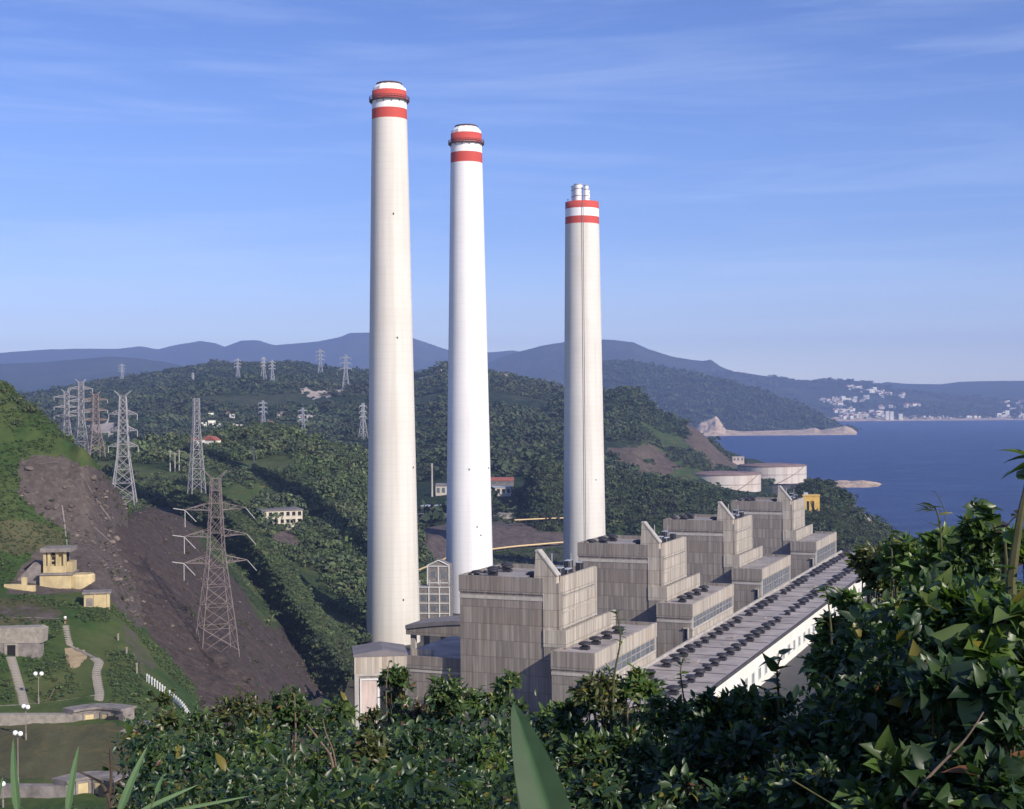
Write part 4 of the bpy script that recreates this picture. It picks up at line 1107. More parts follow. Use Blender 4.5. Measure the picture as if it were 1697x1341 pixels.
for lab, pts in (('single wooden pole on the grassy top left of the tallest chimney', [(421, 778, 740)]), ('bare pole in the row of three behind the lattice mast', [(282, 781, 746), (290, 781, 750), (297, 780, 745)]), ('tall pale pole beside the small cream house', [(716, 823, 768)])):
    for u, vb, vt in pts:
        p = hit(u, vb, ['s6', 's4', 'emb']) or W(u, vb, 800)
        h = (vb - vt) * p.y / FPX
        o = MB().tube([(0, 0, -1), (0, 0, h)], .35 if u != 716 else .8, 7, r1=.22 if u != 716 else .6).tube([(-1.1, 0, h * .92), (1.1, 0, h * .92)], .14, 4).build('utility_pole', M['clad_edge'])
        o.location = p; tag(o, lab, 'pole', 'row of three bare poles' if len(pts) > 1 else None)

# ------------------------------------------------------------------ the old fort on the left
FK = ['fort']
def H(u, v): return hit(u, v, FK)
def drape(name, pts, mat, keys, lift=.07, n=60, kind='structure'):
    """ribbon laid over the ground: (u, v, half width in pixels)"""
    pts = np.array(pts, float); q = catmull(pts, np.linspace(0, len(pts) - 1, n)); b = MB(); prev = None
    for u, v, w in q:
        p = hit(u, v, keys)
        if p is None: prev = None; continue
        k = w * p.y / FPX
        a, c = Vector((p.x - k, p.y, 0)), Vector((p.x + k, p.y, 0))
        a.z = (drop(a.x, a.y, keys) or p.z) + lift; c.z = (drop(c.x, c.y, keys) or p.z) + lift
        if prev: b.face([prev[0], prev[1], c, a])
        prev = (a, c)
    return tag(b.build(name, M[mat]), kind=kind)
drape('path', [(-20, 1171, 1.5), (40, 1168, 1.5), (90, 1163, 1.6), (130, 1157, 1.8), (163, 1152, 2.5)], 'stone_pale', FK, .05, 50)
drape('path', [(-40, 1025, 4), (40, 1024, 4), (103, 1026, 4)], 'stone', FK, .05, 40)
def stairway(label, pts, n, hw):
    p0 = H(*pts[0]); t = thing('stairway', label, 'stairs', p0)
    q = catmull(np.array(pts, float), np.linspace(0, len(pts) - 1, n))
    for i in range(n):
        p = H(*q[i])
        if p is None: continue
        w = hw * p.y / FPX
        o = MB().box(-w, w, -.38, .30, -.35, .16).build('step', M['stone_pale'], t)
        o.location = p - p0
    return t
stairway('upper straight flight of stone steps below the person', [(109, 1038), (111, 1050), (114, 1063), (116, 1069)], 12, 4.5)
drape('path', [(116, 1069, 4), (124, 1075, 5), (140, 1082, 5.5), (155, 1090, 6)], 'stone', FK, .06, 30)
stairway('curving lower flight of stone steps beside the bare yellow patch', [(157, 1092), (164, 1099), (160, 1115), (162, 1132), (165, 1148), (164, 1160)], 26, 7)
stairway('long steep flight of stone steps leading up to the dark doorway', [(40, 1168), (35, 1148), (29, 1127), (23, 1106), (18, 1090)], 34, 7)
def curvewall(pts, h, th, down=.8, front=0.0):
    """smooth wall along a line of points: front face on the line (pushed by `front`), thickness behind it"""
    P = [Vector(p) for p in pts]; n = len(P); b = MB(); N = []
    for i in range(n):
        d = P[min(i + 1, n - 1)] - P[max(i - 1, 0)]; N.append(Vector((-d.y, d.x, 0)).normalized())
    for p, q in zip(P, N):
        f, k = p - q * front, p + q * th
        b.v += [(f.x, f.y, p.z - down), (f.x, f.y, p.z + h), (k.x, k.y, p.z + h), (k.x, k.y, p.z - down)]
    for i in range(n - 1):
        for j in range(4):
            j2 = (j + 1) % 4
            b.f.append((4 * i + j, 4 * i + j2, 4 * i + 4 + j2, 4 * i + 4 + j)); b.mi.append(0)
    b.f += [(0, 1, 2, 3), tuple(4 * n - 4 + j for j in (3, 2, 1, 0))]; b.mi += [0, 0]
    return b
# gun emplacements: straight rubble wall running into a concave bay with two pale niches
def emplacement(label, u0, Y, zf, wall_m, h):
    t = thing('gun_emplacement', label, 'gun emplacement')
    def at(u, Yd): r = ray(u, HOR); return Vector((r.x * Yd, Yd, zf))
    recalc(curvewall([at(-60, Y + 2.6), at(-10, Y + 2.4), at(u0, Y + 2.0)], h, 1.4).build('rubble_wall', M[wall_m], t))
    bay = [at(u0 + 84 * f, Y + 2.0 + 2.4 * math.sin(math.pi * f * .92) + (f > .8) * 0) for f in np.linspace(0, 1, 22)]
    recalc(curvewall(bay, h + .35, 2.2).build('bay_wall', M['stone'], t))
    recalc(curvewall([p + Vector((0, 0, h + .36)) for p in bay], .35, 2.6, down=0, front=.35).build('coping', M['stone'], t))
    for f, w in ((.34, .68), (.70, .5)):
        i = int(f * 21); d = (bay[i + 1] - bay[i - 1]).normalized(); nr = Vector((d.y, -d.x, 0)); m_ = bay[i]
        def quad(b, s0, s1, z0, z1, off):
            a0, a1 = m_ + d * s0 + nr * off, m_ + d * s1 + nr * off
            b.face([(a0.x, a0.y, zf + z0), (a1.x, a1.y, zf + z0), (a1.x, a1.y, zf + z1), (a0.x, a0.y, zf + z1)])
        def block(s0, s1, z0, z1, o0, o1):
            b = MB(); q = [m_ + d * s0 + nr * o0, m_ + d * s1 + nr * o0, m_ + d * s1 + nr * o1, m_ + d * s0 + nr * o1]
            b.v = [(p.x, p.y, zf + z0) for p in q] + [(p.x, p.y, zf + z1) for p in q]
            b.f = [(0, 1, 2, 3), (4, 5, 6, 7), (0, 1, 5, 4), (1, 2, 6, 5), (2, 3, 7, 6), (3, 0, 4, 7)]; b.mi = [0] * 6
            return b
        nch = recalc(block(-w, w, .45, 2.0, -.1, .22).build('niche', M['ochre'], t))
        for q in ((-w - .3, -w, .2, 2.3), (w, w + .3, .2, 2.3), (-w, w, 2.0, 2.3)): recalc(block(*q, -.1, .34).build('surround', M['stone'], nch))
    p = bay[18]; MB().box(p.x - 1.3, p.x + 1.5, p.y - .35, p.y + .3, zf - .2, zf + 1.7).build('dark_opening', M['black'], t)
    e = bay[-1]; b = MB(); b.prism_y([(e.x - 1.5, zf - .3), (e.x + 5, zf - .3), (e.x + 5, zf + 1.5), (e.x + 2.5, zf + 1.4)], e.y - 4.5, e.y - 1.2); recalc(b.build('ramp', M['stone'], t))
    fl = MB(); fl.face([tuple(at(u, Y - 1.2) + Vector((0, 0, .10))) for u in (-60, 40, 120, 190, 215)] + [tuple(p + Vector((0, 0, .12))) for p in reversed(bay)] + [tuple(at(-60, Y + 2.6) + Vector((0, 0, .12)))])
    fl.build('floor', M['stone'], t)
emplacement('upper gun emplacement with a rubble wall, two pale niches and a dark opening', 116, 213.5, 39.6, 'stone_pale', 2.3)
emplacement('lower gun emplacement with a stone wall and pale niches at the bottom edge', 104, 180.0, 37.9, 'stone', 2.0)
# doorway in the bank at the top of the left steps
p = H(20, 1086)
t = thing('bunker', 'stone faced bunker with a dark doorway at the head of the long left steps', 'bunker', (p.x, p.y, p.z))
MB().box(-4.5, 4.6, .0, 2.4, -.8, 2.0).build('wall', M['stone'], t)
recalc(MB().prism_y([(-5, 2.02), (5, 2.02), (5.2, 4.3), (4.4, 4.7), (-5, 4.5)], .3, 3.2).build('roof_bank', M['stone_pale'], t))
d = MB().box(-.8, .65, -.08, .02, -.3, 1.75).build('doorway', M['black'], t)
boxes('surround', M['stone_pale'], d, (-1.25, -.8, -.2, 0, -.4, 2.0), (.65, 1.1, -.2, 0, -.4, 2.0), (-.8, .65, -.2, 0, 1.75, 2.0))
# yellow watch house dug into the slope
p = H(91, 976); k = p.y / FPX
t = thing('watch_house', 'yellow two-storey watch house with a grey slab roof dug into the fort slope', 'watch house', (p.x, p.y + .5, p.z - .3), R_(6))
MB().box(-3.1, 3.0, 0, 6, -1.5, 3.0).build('lower_storey', M['ochre'], t)
MB().box(-3.4, 3.3, -.3, 6.2, 3.0, 3.35).build('ledge', M['stone'], t)
MB().box(-2.6, 1.9, .9, 5.6, 3.35, 4.7).build('parapet', M['ochre'], t)
MB().box(-2.3, 1.6, 2.2, 5.5, 4.7, 7.5).build('dark_interior', M['black'], t)
for x in (-2.6, -1.75, -.15, 1.3): MB().box(x, x + .55, .95, 1.6, 4.7, 7.5).build('column', M['ochre'], t)
MB().box(-2.0, 1.2, 1.7, 2.2, 4.7, 7.5).build('back_panel', M['ochre'], t)
for z in (5.0, 5.9, 6.8): MB().box(-1.05, -.5, 1.6, 1.7, z, z + .55).build('window', M['black'], t)
MB().box(-3.1, 3.0, .2, 6.4, 7.5, 8.3).build('roof', M['stone'], t)
MB().box(1.9, 3.0, 1.4, 5.6, 3.35, 5.4).build('side_block', M['ochre'], t)
q = MB(); q.lathe([(2.6, -1.2), (2.6, 2.6), (2.3, 2.9)], 20, cx=4.6, cy=2.6); q.build('round_bastion', M['ochre'], t)
recalc(MB().prism_y([(-8.6, -1), (-3.2, -1), (-3.2, 4.8), (-4.6, 5.4), (-7.8, 2.0)], 1.5, 6).build('earth_bank', M['stone'], t))
t = thing('ruined_wall', 'low broken yellow wall with a pillar left of the yellow watch house', 'wall', H(22, 976), R_(4))
MB().box(-1.8, 1.6, 0, .6, -.6, .9).build('wall', M['ochre'], t); MB().box(1.6, 2.5, -.1, .8, -.6, 2.2).build('pillar', M['ochre'], t); MB().box(2.5, 4.2, 0, .6, -.6, .6).build('wall', M['ochre'], t)
p = H(160, 1006); p = p or W(160, 1006, 281)
t = thing('hut', 'small flat roofed yellow hut beside the bare slope below the watch house', 'hut', p, R_(14))
MB().box(-2.3, 2.4, 0, 3.5, -1.2, 2.5).build('wall', M['ochre'], t); MB().box(-2.6, 2.7, -.3, 3.8, 2.5, 2.85).build('roof', M['stone'], t)
boxes('pilaster', M['ochre'], t, (-.5, -.1, -.15, 0, -1, 2.5), (1.9, 2.3, -.15, 0, -1, 2.5))
MB().box(-1.9, -.7, -.06, .02, .2, 1.7).build('window', M['stone'], t)
# lamps
def lamp(label, u, v, h, yaw, two=True):
    p = H(u, v)
    if p is None: p = W(u, v, 172)
    t = thing('street_lamp', label, 'lamp', p, yaw)
    q = MB(); q.lathe([(.14, -.5), (.13, .8), (.07, 1.0), (.055, h - .35)], 10); q.build('pole', M['steel_brown'], t)
    xs = (-.48, .48) if two else (0,)
    if two: MB().tube([(-.48, 0, h - .2), (-.3, 0, h - .42), (0, 0, h - .45), (.3, 0, h - .42), (.48, 0, h - .2)], .04, 6).build('bracket', M['steel_brown'], t)
    for x in xs:
        g = MB(); n = 10
        g.lathe([(.01, -.33)] + [(.34 * math.cos(a), .34 * math.sin(a)) for a in np.linspace(-1.3, 1.5, n)], 16, cx=x)
        o = g.build('globe', M['globe'], t, True); o.location = (0, 0, h + .12)
lamp('twin globe lamp standing on the grass between the two lower stairways', 64, 1166, 4.6, 0)
lamp('twin globe lamp in front of the upper rubble wall', 43, 1226, 4.7, R_(-35))
lamp('twin globe lamp on the lawn nearer than the one by the wall', 30, 1300, 6.6, R_(-30))
lamp('single globe lamp at the bottom left corner', 5, 1338, 2.8, 0, False)
# white rail fence on the bank edge
pts = [(244, 1130), (256, 1138), (268, 1147), (280, 1156), (290, 1165), (300, 1174), (308, 1184), (314, 1194)]
P = [hit(u, v, ['fort', 'd']) or W(u, v, 240) for u, v in pts]
t = thing('fence', 'white baluster fence running down the edge of the grassy bank', 'fence', P[0])
Q = catmull(np.array([(p - P[0])[:] for p in P]), np.linspace(0, len(P) - 1, 21))
for q in Q:
    o = MB().box(-.1, .1, -.1, .1, -.5, 1.35).build('post', M['frame'], t); o.location = q
for h in (.5, 1.1): MB().tube([Vector(q) + Vector((0, 0, h)) for q in Q], .045, 5).build('rail', M['frame'], t)
for i, (u, v, h, lab) in enumerate(((227, 1116, 1.6, 'white marker post nearest the bare slope edge'), (210, 1086, 1.3, 'white marker post on the grass above the nearer one'), (196, 1061, 1.1, 'highest white marker post on the grass slope'))):
    p = H(u, v); o = MB().box(-.12, .12, -.12, .12, -.4, h).box(-.16, .16, -.16, .16, h, h + .12).build('marker_post', M['stone_pale']); o.location = p; tag(o, lab, 'post')
p = H(80, 1157); o = MB().tube([(0, 0, -.3), (.9, 0, 1.3)], .09, 6).tube([(.9, 0, 1.3), (1.0, 0, 1.42)], .12, 6).build('leaning_stake', M['deadwood']); o.location = p; tag(o, 'pale stake leaning in the grass right of the twin globe lamp', 'stake')
# person on the steps
def skin_body(name, V, E, rad, mat, parent, lvl=1, root=0):
    me = bpy.data.meshes.new(name); me.from_pydata(V, E, []); me.materials.append(mat)
    o = bpy.data.objects.new(name, me); col.objects.link(o); o.parent = parent
    sk = o.modifiers.new('skin', 'SKIN'); sk.use_smooth_shade = True
    for i, r in enumerate(rad): me.skin_vertices[0].data[i].radius = (r, r)
    me.skin_vertices[0].data[root].use_root = True
    ss = o.modifiers.new('sub', 'SUBSURF'); ss.levels = lvl; ss.render_levels = lvl
    return o
p = H(108, 1035)
t = thing('person', 'person in a white top and dark shorts standing at the head of the stone steps', 'person', p, R_(170))
V = [(0, 0, .95), (0, 0, 1.15), (0, .01, 1.38), (0, 0, 1.48), (0, -.01, 1.56), (0, -.02, 1.65), (0, -.01, 1.73)]
Rr = [.15, .14, .15, .06, .085, .10, .06]; Ed = [(i, i + 1) for i in range(6)]
for s in (-1, 1):
    n = len(V)
    V += [(s * .10, 0, .88), (s * .11, -.02 * s, .48), (s * .11, .02, .08), (s * .11, -.14, .03)]; Rr += [.10, .065, .045, .04]; Ed += [(0, n), (n, n + 1), (n + 1, n + 2), (n + 2, n + 3)]
    n = len(V)
    V += [(s * .19, 0, 1.42), (s * .24, .01, 1.16), (s * .25, -.06, .92), (s * .25, -.08, .84)]; Rr += [.06, .045, .034, .032]; Ed += [(2, n), (n, n + 1), (n + 1, n + 2), (n + 2, n + 3)]
    h = n + 3
    for i in range(4):
        n = len(V); ln = (.072, .08, .076, .06)[i]; y = -.05 - .02 * i
        V += [(s * .25, y, .80), (s * .245, y - .004, .80 - ln * .5), (s * .235, y - .006, .80 - ln)]; Rr += [.010, .009, .008]; Ed += [(h, n), (n, n + 1), (n + 1, n + 2)]
    n = len(V); V += [(s * .235, -.125, .83), (s * .225, -.14, .79)]; Rr += [.011, .009]; Ed += [(h, n), (n, n + 1)]
M['skin'] = simple('skin', (.42, .25, .18), .6, .08, 5); M['shirt'] = simple('white_cotton', (.82, .82, .80), .8, .06, 6); M['shorts'] = simple('dark_cotton', (.05, .045, .06), .85, .2, 8); M['hair'] = simple('black_hair', (.012, .01, .01), .5, .3, 20)
n = len(V); V += [(0, -.12, 1.64)]; Rr += [.018]; Ed += [(5, n)]
skin_body('body', V, Ed, Rr, M['skin'], t)
skin_body('shirt', [(0, 0, .93), (0, 0, 1.15), (0, .01, 1.36), (0, .0, 1.46), (-.19, 0, 1.42), (-.235, .01, 1.2), (.19, 0, 1.42), (.235, .01, 1.2)], [(0, 1), (1, 2), (2, 3), (2, 4), (4, 5), (2, 6), (6, 7)], [.18, .175, .18, .075, .085, .075, .085, .075], M['shirt'], t)
skin_body('shorts', [(0, 0, .95), (-.10, 0, .84), (-.112, 0, .56), (.10, 0, .84), (.112, 0, .56)], [(0, 1), (1, 2), (0, 3), (3, 4)], [.165, .115, .10, .115, .10], M['shorts'], t)
hb = MB(); hb.lathe([(.118, 1.62), (.122, 1.68), (.11, 1.75), (.06, 1.81), (.01, 1.825)], 14, cy=.012); hb.build('hair', M['hair'], t, True)

# ------------------------------------------------------------------ woods on the slopes
FEN = [(232, 1105), (262, 1108), (330, 1190), (330, 1240), (235, 1160)]
scatter('s6', 'woodland', 8000, 1.3, 5.2, BUSH, TG, 'dense green trees and scrub over the hill left of the chimneys', tall=1.0, seed=1, thr=-.18, clus=.02)
scatter('e', 'scrub', 2600, .8, 1.9, BUSH, TG, 'green scrub along the spur between the two dark shadow bands', cov_max=.5, clus=0, seed=2)
scatter('s7', 'woodland', 3200, 1.6, 5.0, BUSH, TD, 'dark green trees in a belt before the oil tanks', clus=0, seed=3)
scatter('s8', 'woodland', 3200, 1.2, 4.4, BUSH, TD, 'dark green coastal scrub on the headland hill beyond the long hall', clus=0, seed=4)
scatter('s4', 'woodland', 15000, 3.5, 10, FARB, TD, 'far dark woods over the wide middle hills', clus=.004, thr=-.28, tall=.8, seed=5, clus2=.004)
scatter('s5', 'woodland', 6000, 2.5, 8, FARB, TD, 'dark woods on the hill right of the chimneys', clus=.006, thr=-.1, tall=.8, seed=6, clus2=.006)
scatter('coast', 'woodland', 8000, 6, 20, FARB, TD, 'far woods on the coastal hill across the bay', clus=0, tall=.7, seed=21)
scatter('town', 'woodland', 5000, 9, 26, FARB, TD, 'far woods around the hillside town', clus=.003, thr=-.1, tall=.6, seed=22)
scatter('fort', 'scrub', 15000, .35, .8, TUFT, [(.030, .062, .018), (.042, .080, .022), (.062, .088, .028), (.050, .080, .030)], 'rough grass and low scrub on the fort hill', clus=.06, thr=-.15, tall=.8, seed=7,
        avoid=([(-60, 1175), (220, 1165), (220, 1345), (-60, 1345)], [(60, 905), (125, 905), (190, 1010), (130, 1005), (60, 985)], [(100, 1010), (120, 1010), (180, 1090), (180, 1170), (150, 1170), (100, 1070)], [(5, 1075), (30, 1075), (55, 1170), (25, 1170)], FEN))
scatter('fort', 'bushes', 500, 1.0, 2.0, BUSH, TG, 'darker bushes along the edges of the fort hill', clus=.03, thr=.05, seed=8, only=[(-60, 620), (40, 660), (150, 760), (110, 765), (60, 760), (-60, 760)])
scatter('fort', 'lawn_grass', 9000, .16, .34, TUFT, [(.075, .085, .036), (.09, .088, .045), (.065, .080, .034), (.11, .09, .055)], 'short grass on the lawns of the fort', clus=.12, thr=-.3, tall=.5, seed=14, only=[(-60, 1208), (205, 1206), (215, 1290), (-60, 1296)])
scatter('d', 'scrub', 900, .5, 1.1, TUFT, [(.05, .055, .022), (.075, .065, .035), (.035, .05, .02)], 'sparse dry scrub on the bare dark slope', cov_max=2, clus=.05, thr=.12, seed=10, avoid=(FEN,))
scatter('d', 'bushes', 900, .6, 2.0, BUSH, TG, 'green bushes at the top and left edge of the bare slope', cov_max=.3, clus=0, seed=11, avoid=(FEN,))
scatter('emb', 'scrub', 900, .8, 1.8, BUSH, TG, 'green scrub along the top of the embankment', cov_max=.3, clus=0, seed=12)
scatter('verge', 'scrub', 1100, .7, 1.8, BUSH, TG, 'green scrub on the verge below the yellow pipeline', clus=0, seed=13)

# concrete drains on the bare cliff, loose stones on both slopes
drape('drain_channel', [(103, 838, 1.2), (107, 868, 1.2), (113, 915, 1.2), (122, 958, 1.3)], 'stone', ['fort', 'd'], .12, 60)
drape('drain_channel', [(134, 786, 1.0), (150, 812, 1.0), (166, 838, 1.0), (184, 862, 1.0)], 'stone', ['fort', 'd'], .12, 50)
drape('drain_channel', [(136, 860, .9), (160, 878, .9), (182, 898, .9), (196, 915, .9)], 'stone', ['fort', 'd'], .12, 50)
drape('drain_channel', [(62, 770, .9), (84, 767, .9), (97, 766, .9)], 'stone', ['fort', 'd'], .12, 40)
RK = [(.085, .068, .060), (.115, .092, .080), (.06, .05, .046), (.15, .12, .10)]
scatter('d', 'loose_stones', 1500, .15, .7, LUMP, RK, 'loose stones and lumps on the bare dark slope', cov_max=2, clus=.06, thr=-.1, tall=.6, seed=15, avoid=(FEN,))
CL = [(30, 765), (60, 752), (100, 755), (128, 764), (160, 776), (240, 820), (262, 930), (262, 1040), (225, 1040), (200, 1010), (180, 985), (125, 930), (112, 880), (60, 850), (30, 820)]
scatter('fort', 'loose_stones', 2600, .25, 1.3, LUMP, RK, 'rocky lumps on the brown cliff above the watch house', cov_max=2, clus=.05, thr=-.1, tall=.7, seed=16, only=CL)
scatter('fort', 'scrub', 1600, .3, .9, TUFT, [(.06, .06, .026), (.045, .06, .022), (.08, .07, .04)], 'dry tufts on the brown cliff', cov_max=2, clus=.07, thr=.08, seed=17, only=CL)

# ------------------------------------------------------------------ foreground shrubs
def leaf_tpl(w, droop, shape):
    if shape == 'heart':
        X = (.0, .16, .45, .75); hw = (.30, .50, .40, .17); st = .06
    else:
        X = (.0, .22, .50, .78); hw = (.05, .36, .46, .27); st = 0
    V = []
    for x, h in zip(X, hw):
        for sg in (1, 0, -1):
            V.append((x - (st if sg else 0) * (x == 0), sg * h * w, .16 * h * abs(sg) * w * 2 - droop * x * x))
    V.append((1.0, 0, -droop))
    Fc = []
    for k in range(3):
        for j in (0, 1):
            a, b_ = 3 * k + j, 3 * k + j + 1
            Fc += [(a, b_, b_ + 3), (a, b_ + 3, a + 3)]
    Fc += [(9, 10, 12), (10, 11, 12)]
    return np.array(V), np.array(Fc)
def leaves_mesh(name, P, D, N, S, C, mat, parent, w, droop, shape):
    """P positions, D pointing directions, N up vectors, S sizes, C colours"""
    T, Fc = leaf_tpl(w, droop, shape)
    D = D / np.linalg.norm(D, axis=1, keepdims=True)
    B = np.cross(N, D); B /= np.linalg.norm(B, axis=1, keepdims=True) + 1e-9; U = np.cross(D, B)
    V = P[:, None] + S[:, None, None] * (T[None, :, 0, None] * D[:, None] + T[None, :, 1, None] * B[:, None] + T[None, :, 2, None] * U[:, None])
    n, k = len(P), len(T)
    Fa = (Fc[None] + (np.arange(n) * k)[:, None, None]).reshape(-1, 3)
    return mesh_np(name, V.reshape(-1, 3), Fa, mat, np.repeat(C, k, axis=0), False, 'tint', parent)
TINTS = {
    'mid': [(.042, .078, .022), (.062, .105, .028), (.082, .128, .036), (.048, .085, .032)],
    'olive': [(.066, .086, .026), (.088, .105, .032), (.054, .074, .026), (.11, .115, .036)],
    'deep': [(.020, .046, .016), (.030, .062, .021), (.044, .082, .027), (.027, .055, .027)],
    'fresh': [(.070, .125, .030), (.095, .155, .038), (.055, .105, .030), (.12, .17, .05)],
    'russet': [(.10, .045, .025), (.07, .055, .025), (.05, .065, .022), (.12, .065, .03)]}
def shrub(label, u, vt, Y, hwpx, leaf, nl, tint, seed, shape='oval', w=.46, vr=1.35, group=None, name='shrub', accent=.03, stems=6):
    r = np.random.default_rng(seed)
    top = W(u, vt, Y); k = Y / FPX; R = hwpx * k
    gz = fg_z(top.x, Y); base = Vector((top.x, Y + .1, gz))
    t = thing(name, label, 'shrub', base, 0, group)
    h = top.z - gz; Hc = min(h * .92, max(3.4 * R, 1.7))           # foliage hangs well down the stems
    nsub = stems + 17
    fz = np.sort(r.uniform(0, 1, nsub)) ** 1.7; th = r.uniform(0, 6.28, nsub)
    rr_ = R * (.42 + .45 * np.minimum(1, fz * 3) + .8 * fz) * r.uniform(.35, 1.05, nsub)
    sub = np.stack([np.cos(th) * rr_, np.sin(th) * rr_, h - R * .30 - fz * (Hc - R * .3)], -1)
    sub[0] = [r.uniform(-.15, .15) * R, 0, h - R * .28]
    b = MB(); rs = .011 * (Y / 9) ** .3
    for i, s in enumerate(sub):
        p0 = np.array([r.uniform(-.08, .08), r.uniform(-.08, .08), -.1]); m1 = p0 * .6 + s * .4 + r.normal(0, R * .12, 3); m2 = p0 * .25 + s * .75 + r.normal(0, R * .10, 3)
        b.tube([p0, m1, m2, s], rs * .95, 5, r1=rs * .35)
    # twigs and leaves
    ntw = max(12, nl // 9); P, D, N = [], [], []
    si = r.integers(nsub, size=ntw); rad = R * r.uniform(.24, .46, ntw)
    d = r.normal(0, 1, (ntw, 3)); d[:, 2] = np.abs(d[:, 2]) * .9 - .35; d /= np.linalg.norm(d, axis=1, keepdims=True)
    en = sub[si] + d * rad[:, None]; st = sub[si] + d * rad[:, None] * .1
    for i in range(ntw):
        b.tube([st[i], (st[i] + en[i]) / 2 + r.normal(0, rad[i] * .08, 3), en[i]], rs * .42, 3, r1=rs * .18)
    b.build('branches', M['bark'], t)
    f = r.uniform(.25, 1.05, (ntw, 9)); f[:, 0] = 1.0
    pos = st[:, None] + (en - st)[:, None] * f[..., None]
    td = (en - st) / np.linalg.norm(en - st, axis=1, keepdims=True)
    dr = td[:, None] * .8 + r.normal(0, .75, (ntw, 9, 3)); dr[..., 2] -= .05
    up = np.zeros_like(dr); up[..., 2] = 1.0; up += r.normal(0, .5, dr.shape) + td[:, None] * .4 + np.array((.35, -.60, 0))
    n = ntw * 9; S = leaf * np.clip(r.lognormal(-.12, .32, n), .4, 1.8)
    C = np.array(TINTS[tint])[r.integers(4, size=n)] * r.uniform(.7, 1.3, (n, 1))
    ac = r.random(n)
    C[ac < accent] = np.array((.22, .19, .03)) * .8; C[ac < accent * .35] = np.array((.20, .09, .04)); C[ac > 1 - accent * 1.5] = np.array((.10, .155, .04))
    leaves_mesh('foliage', pos.reshape(-1, 3), dr.reshape(-1, 3), up.reshape(-1, 3), S, C, M['leaf'], t, w, .22, shape)
    return t
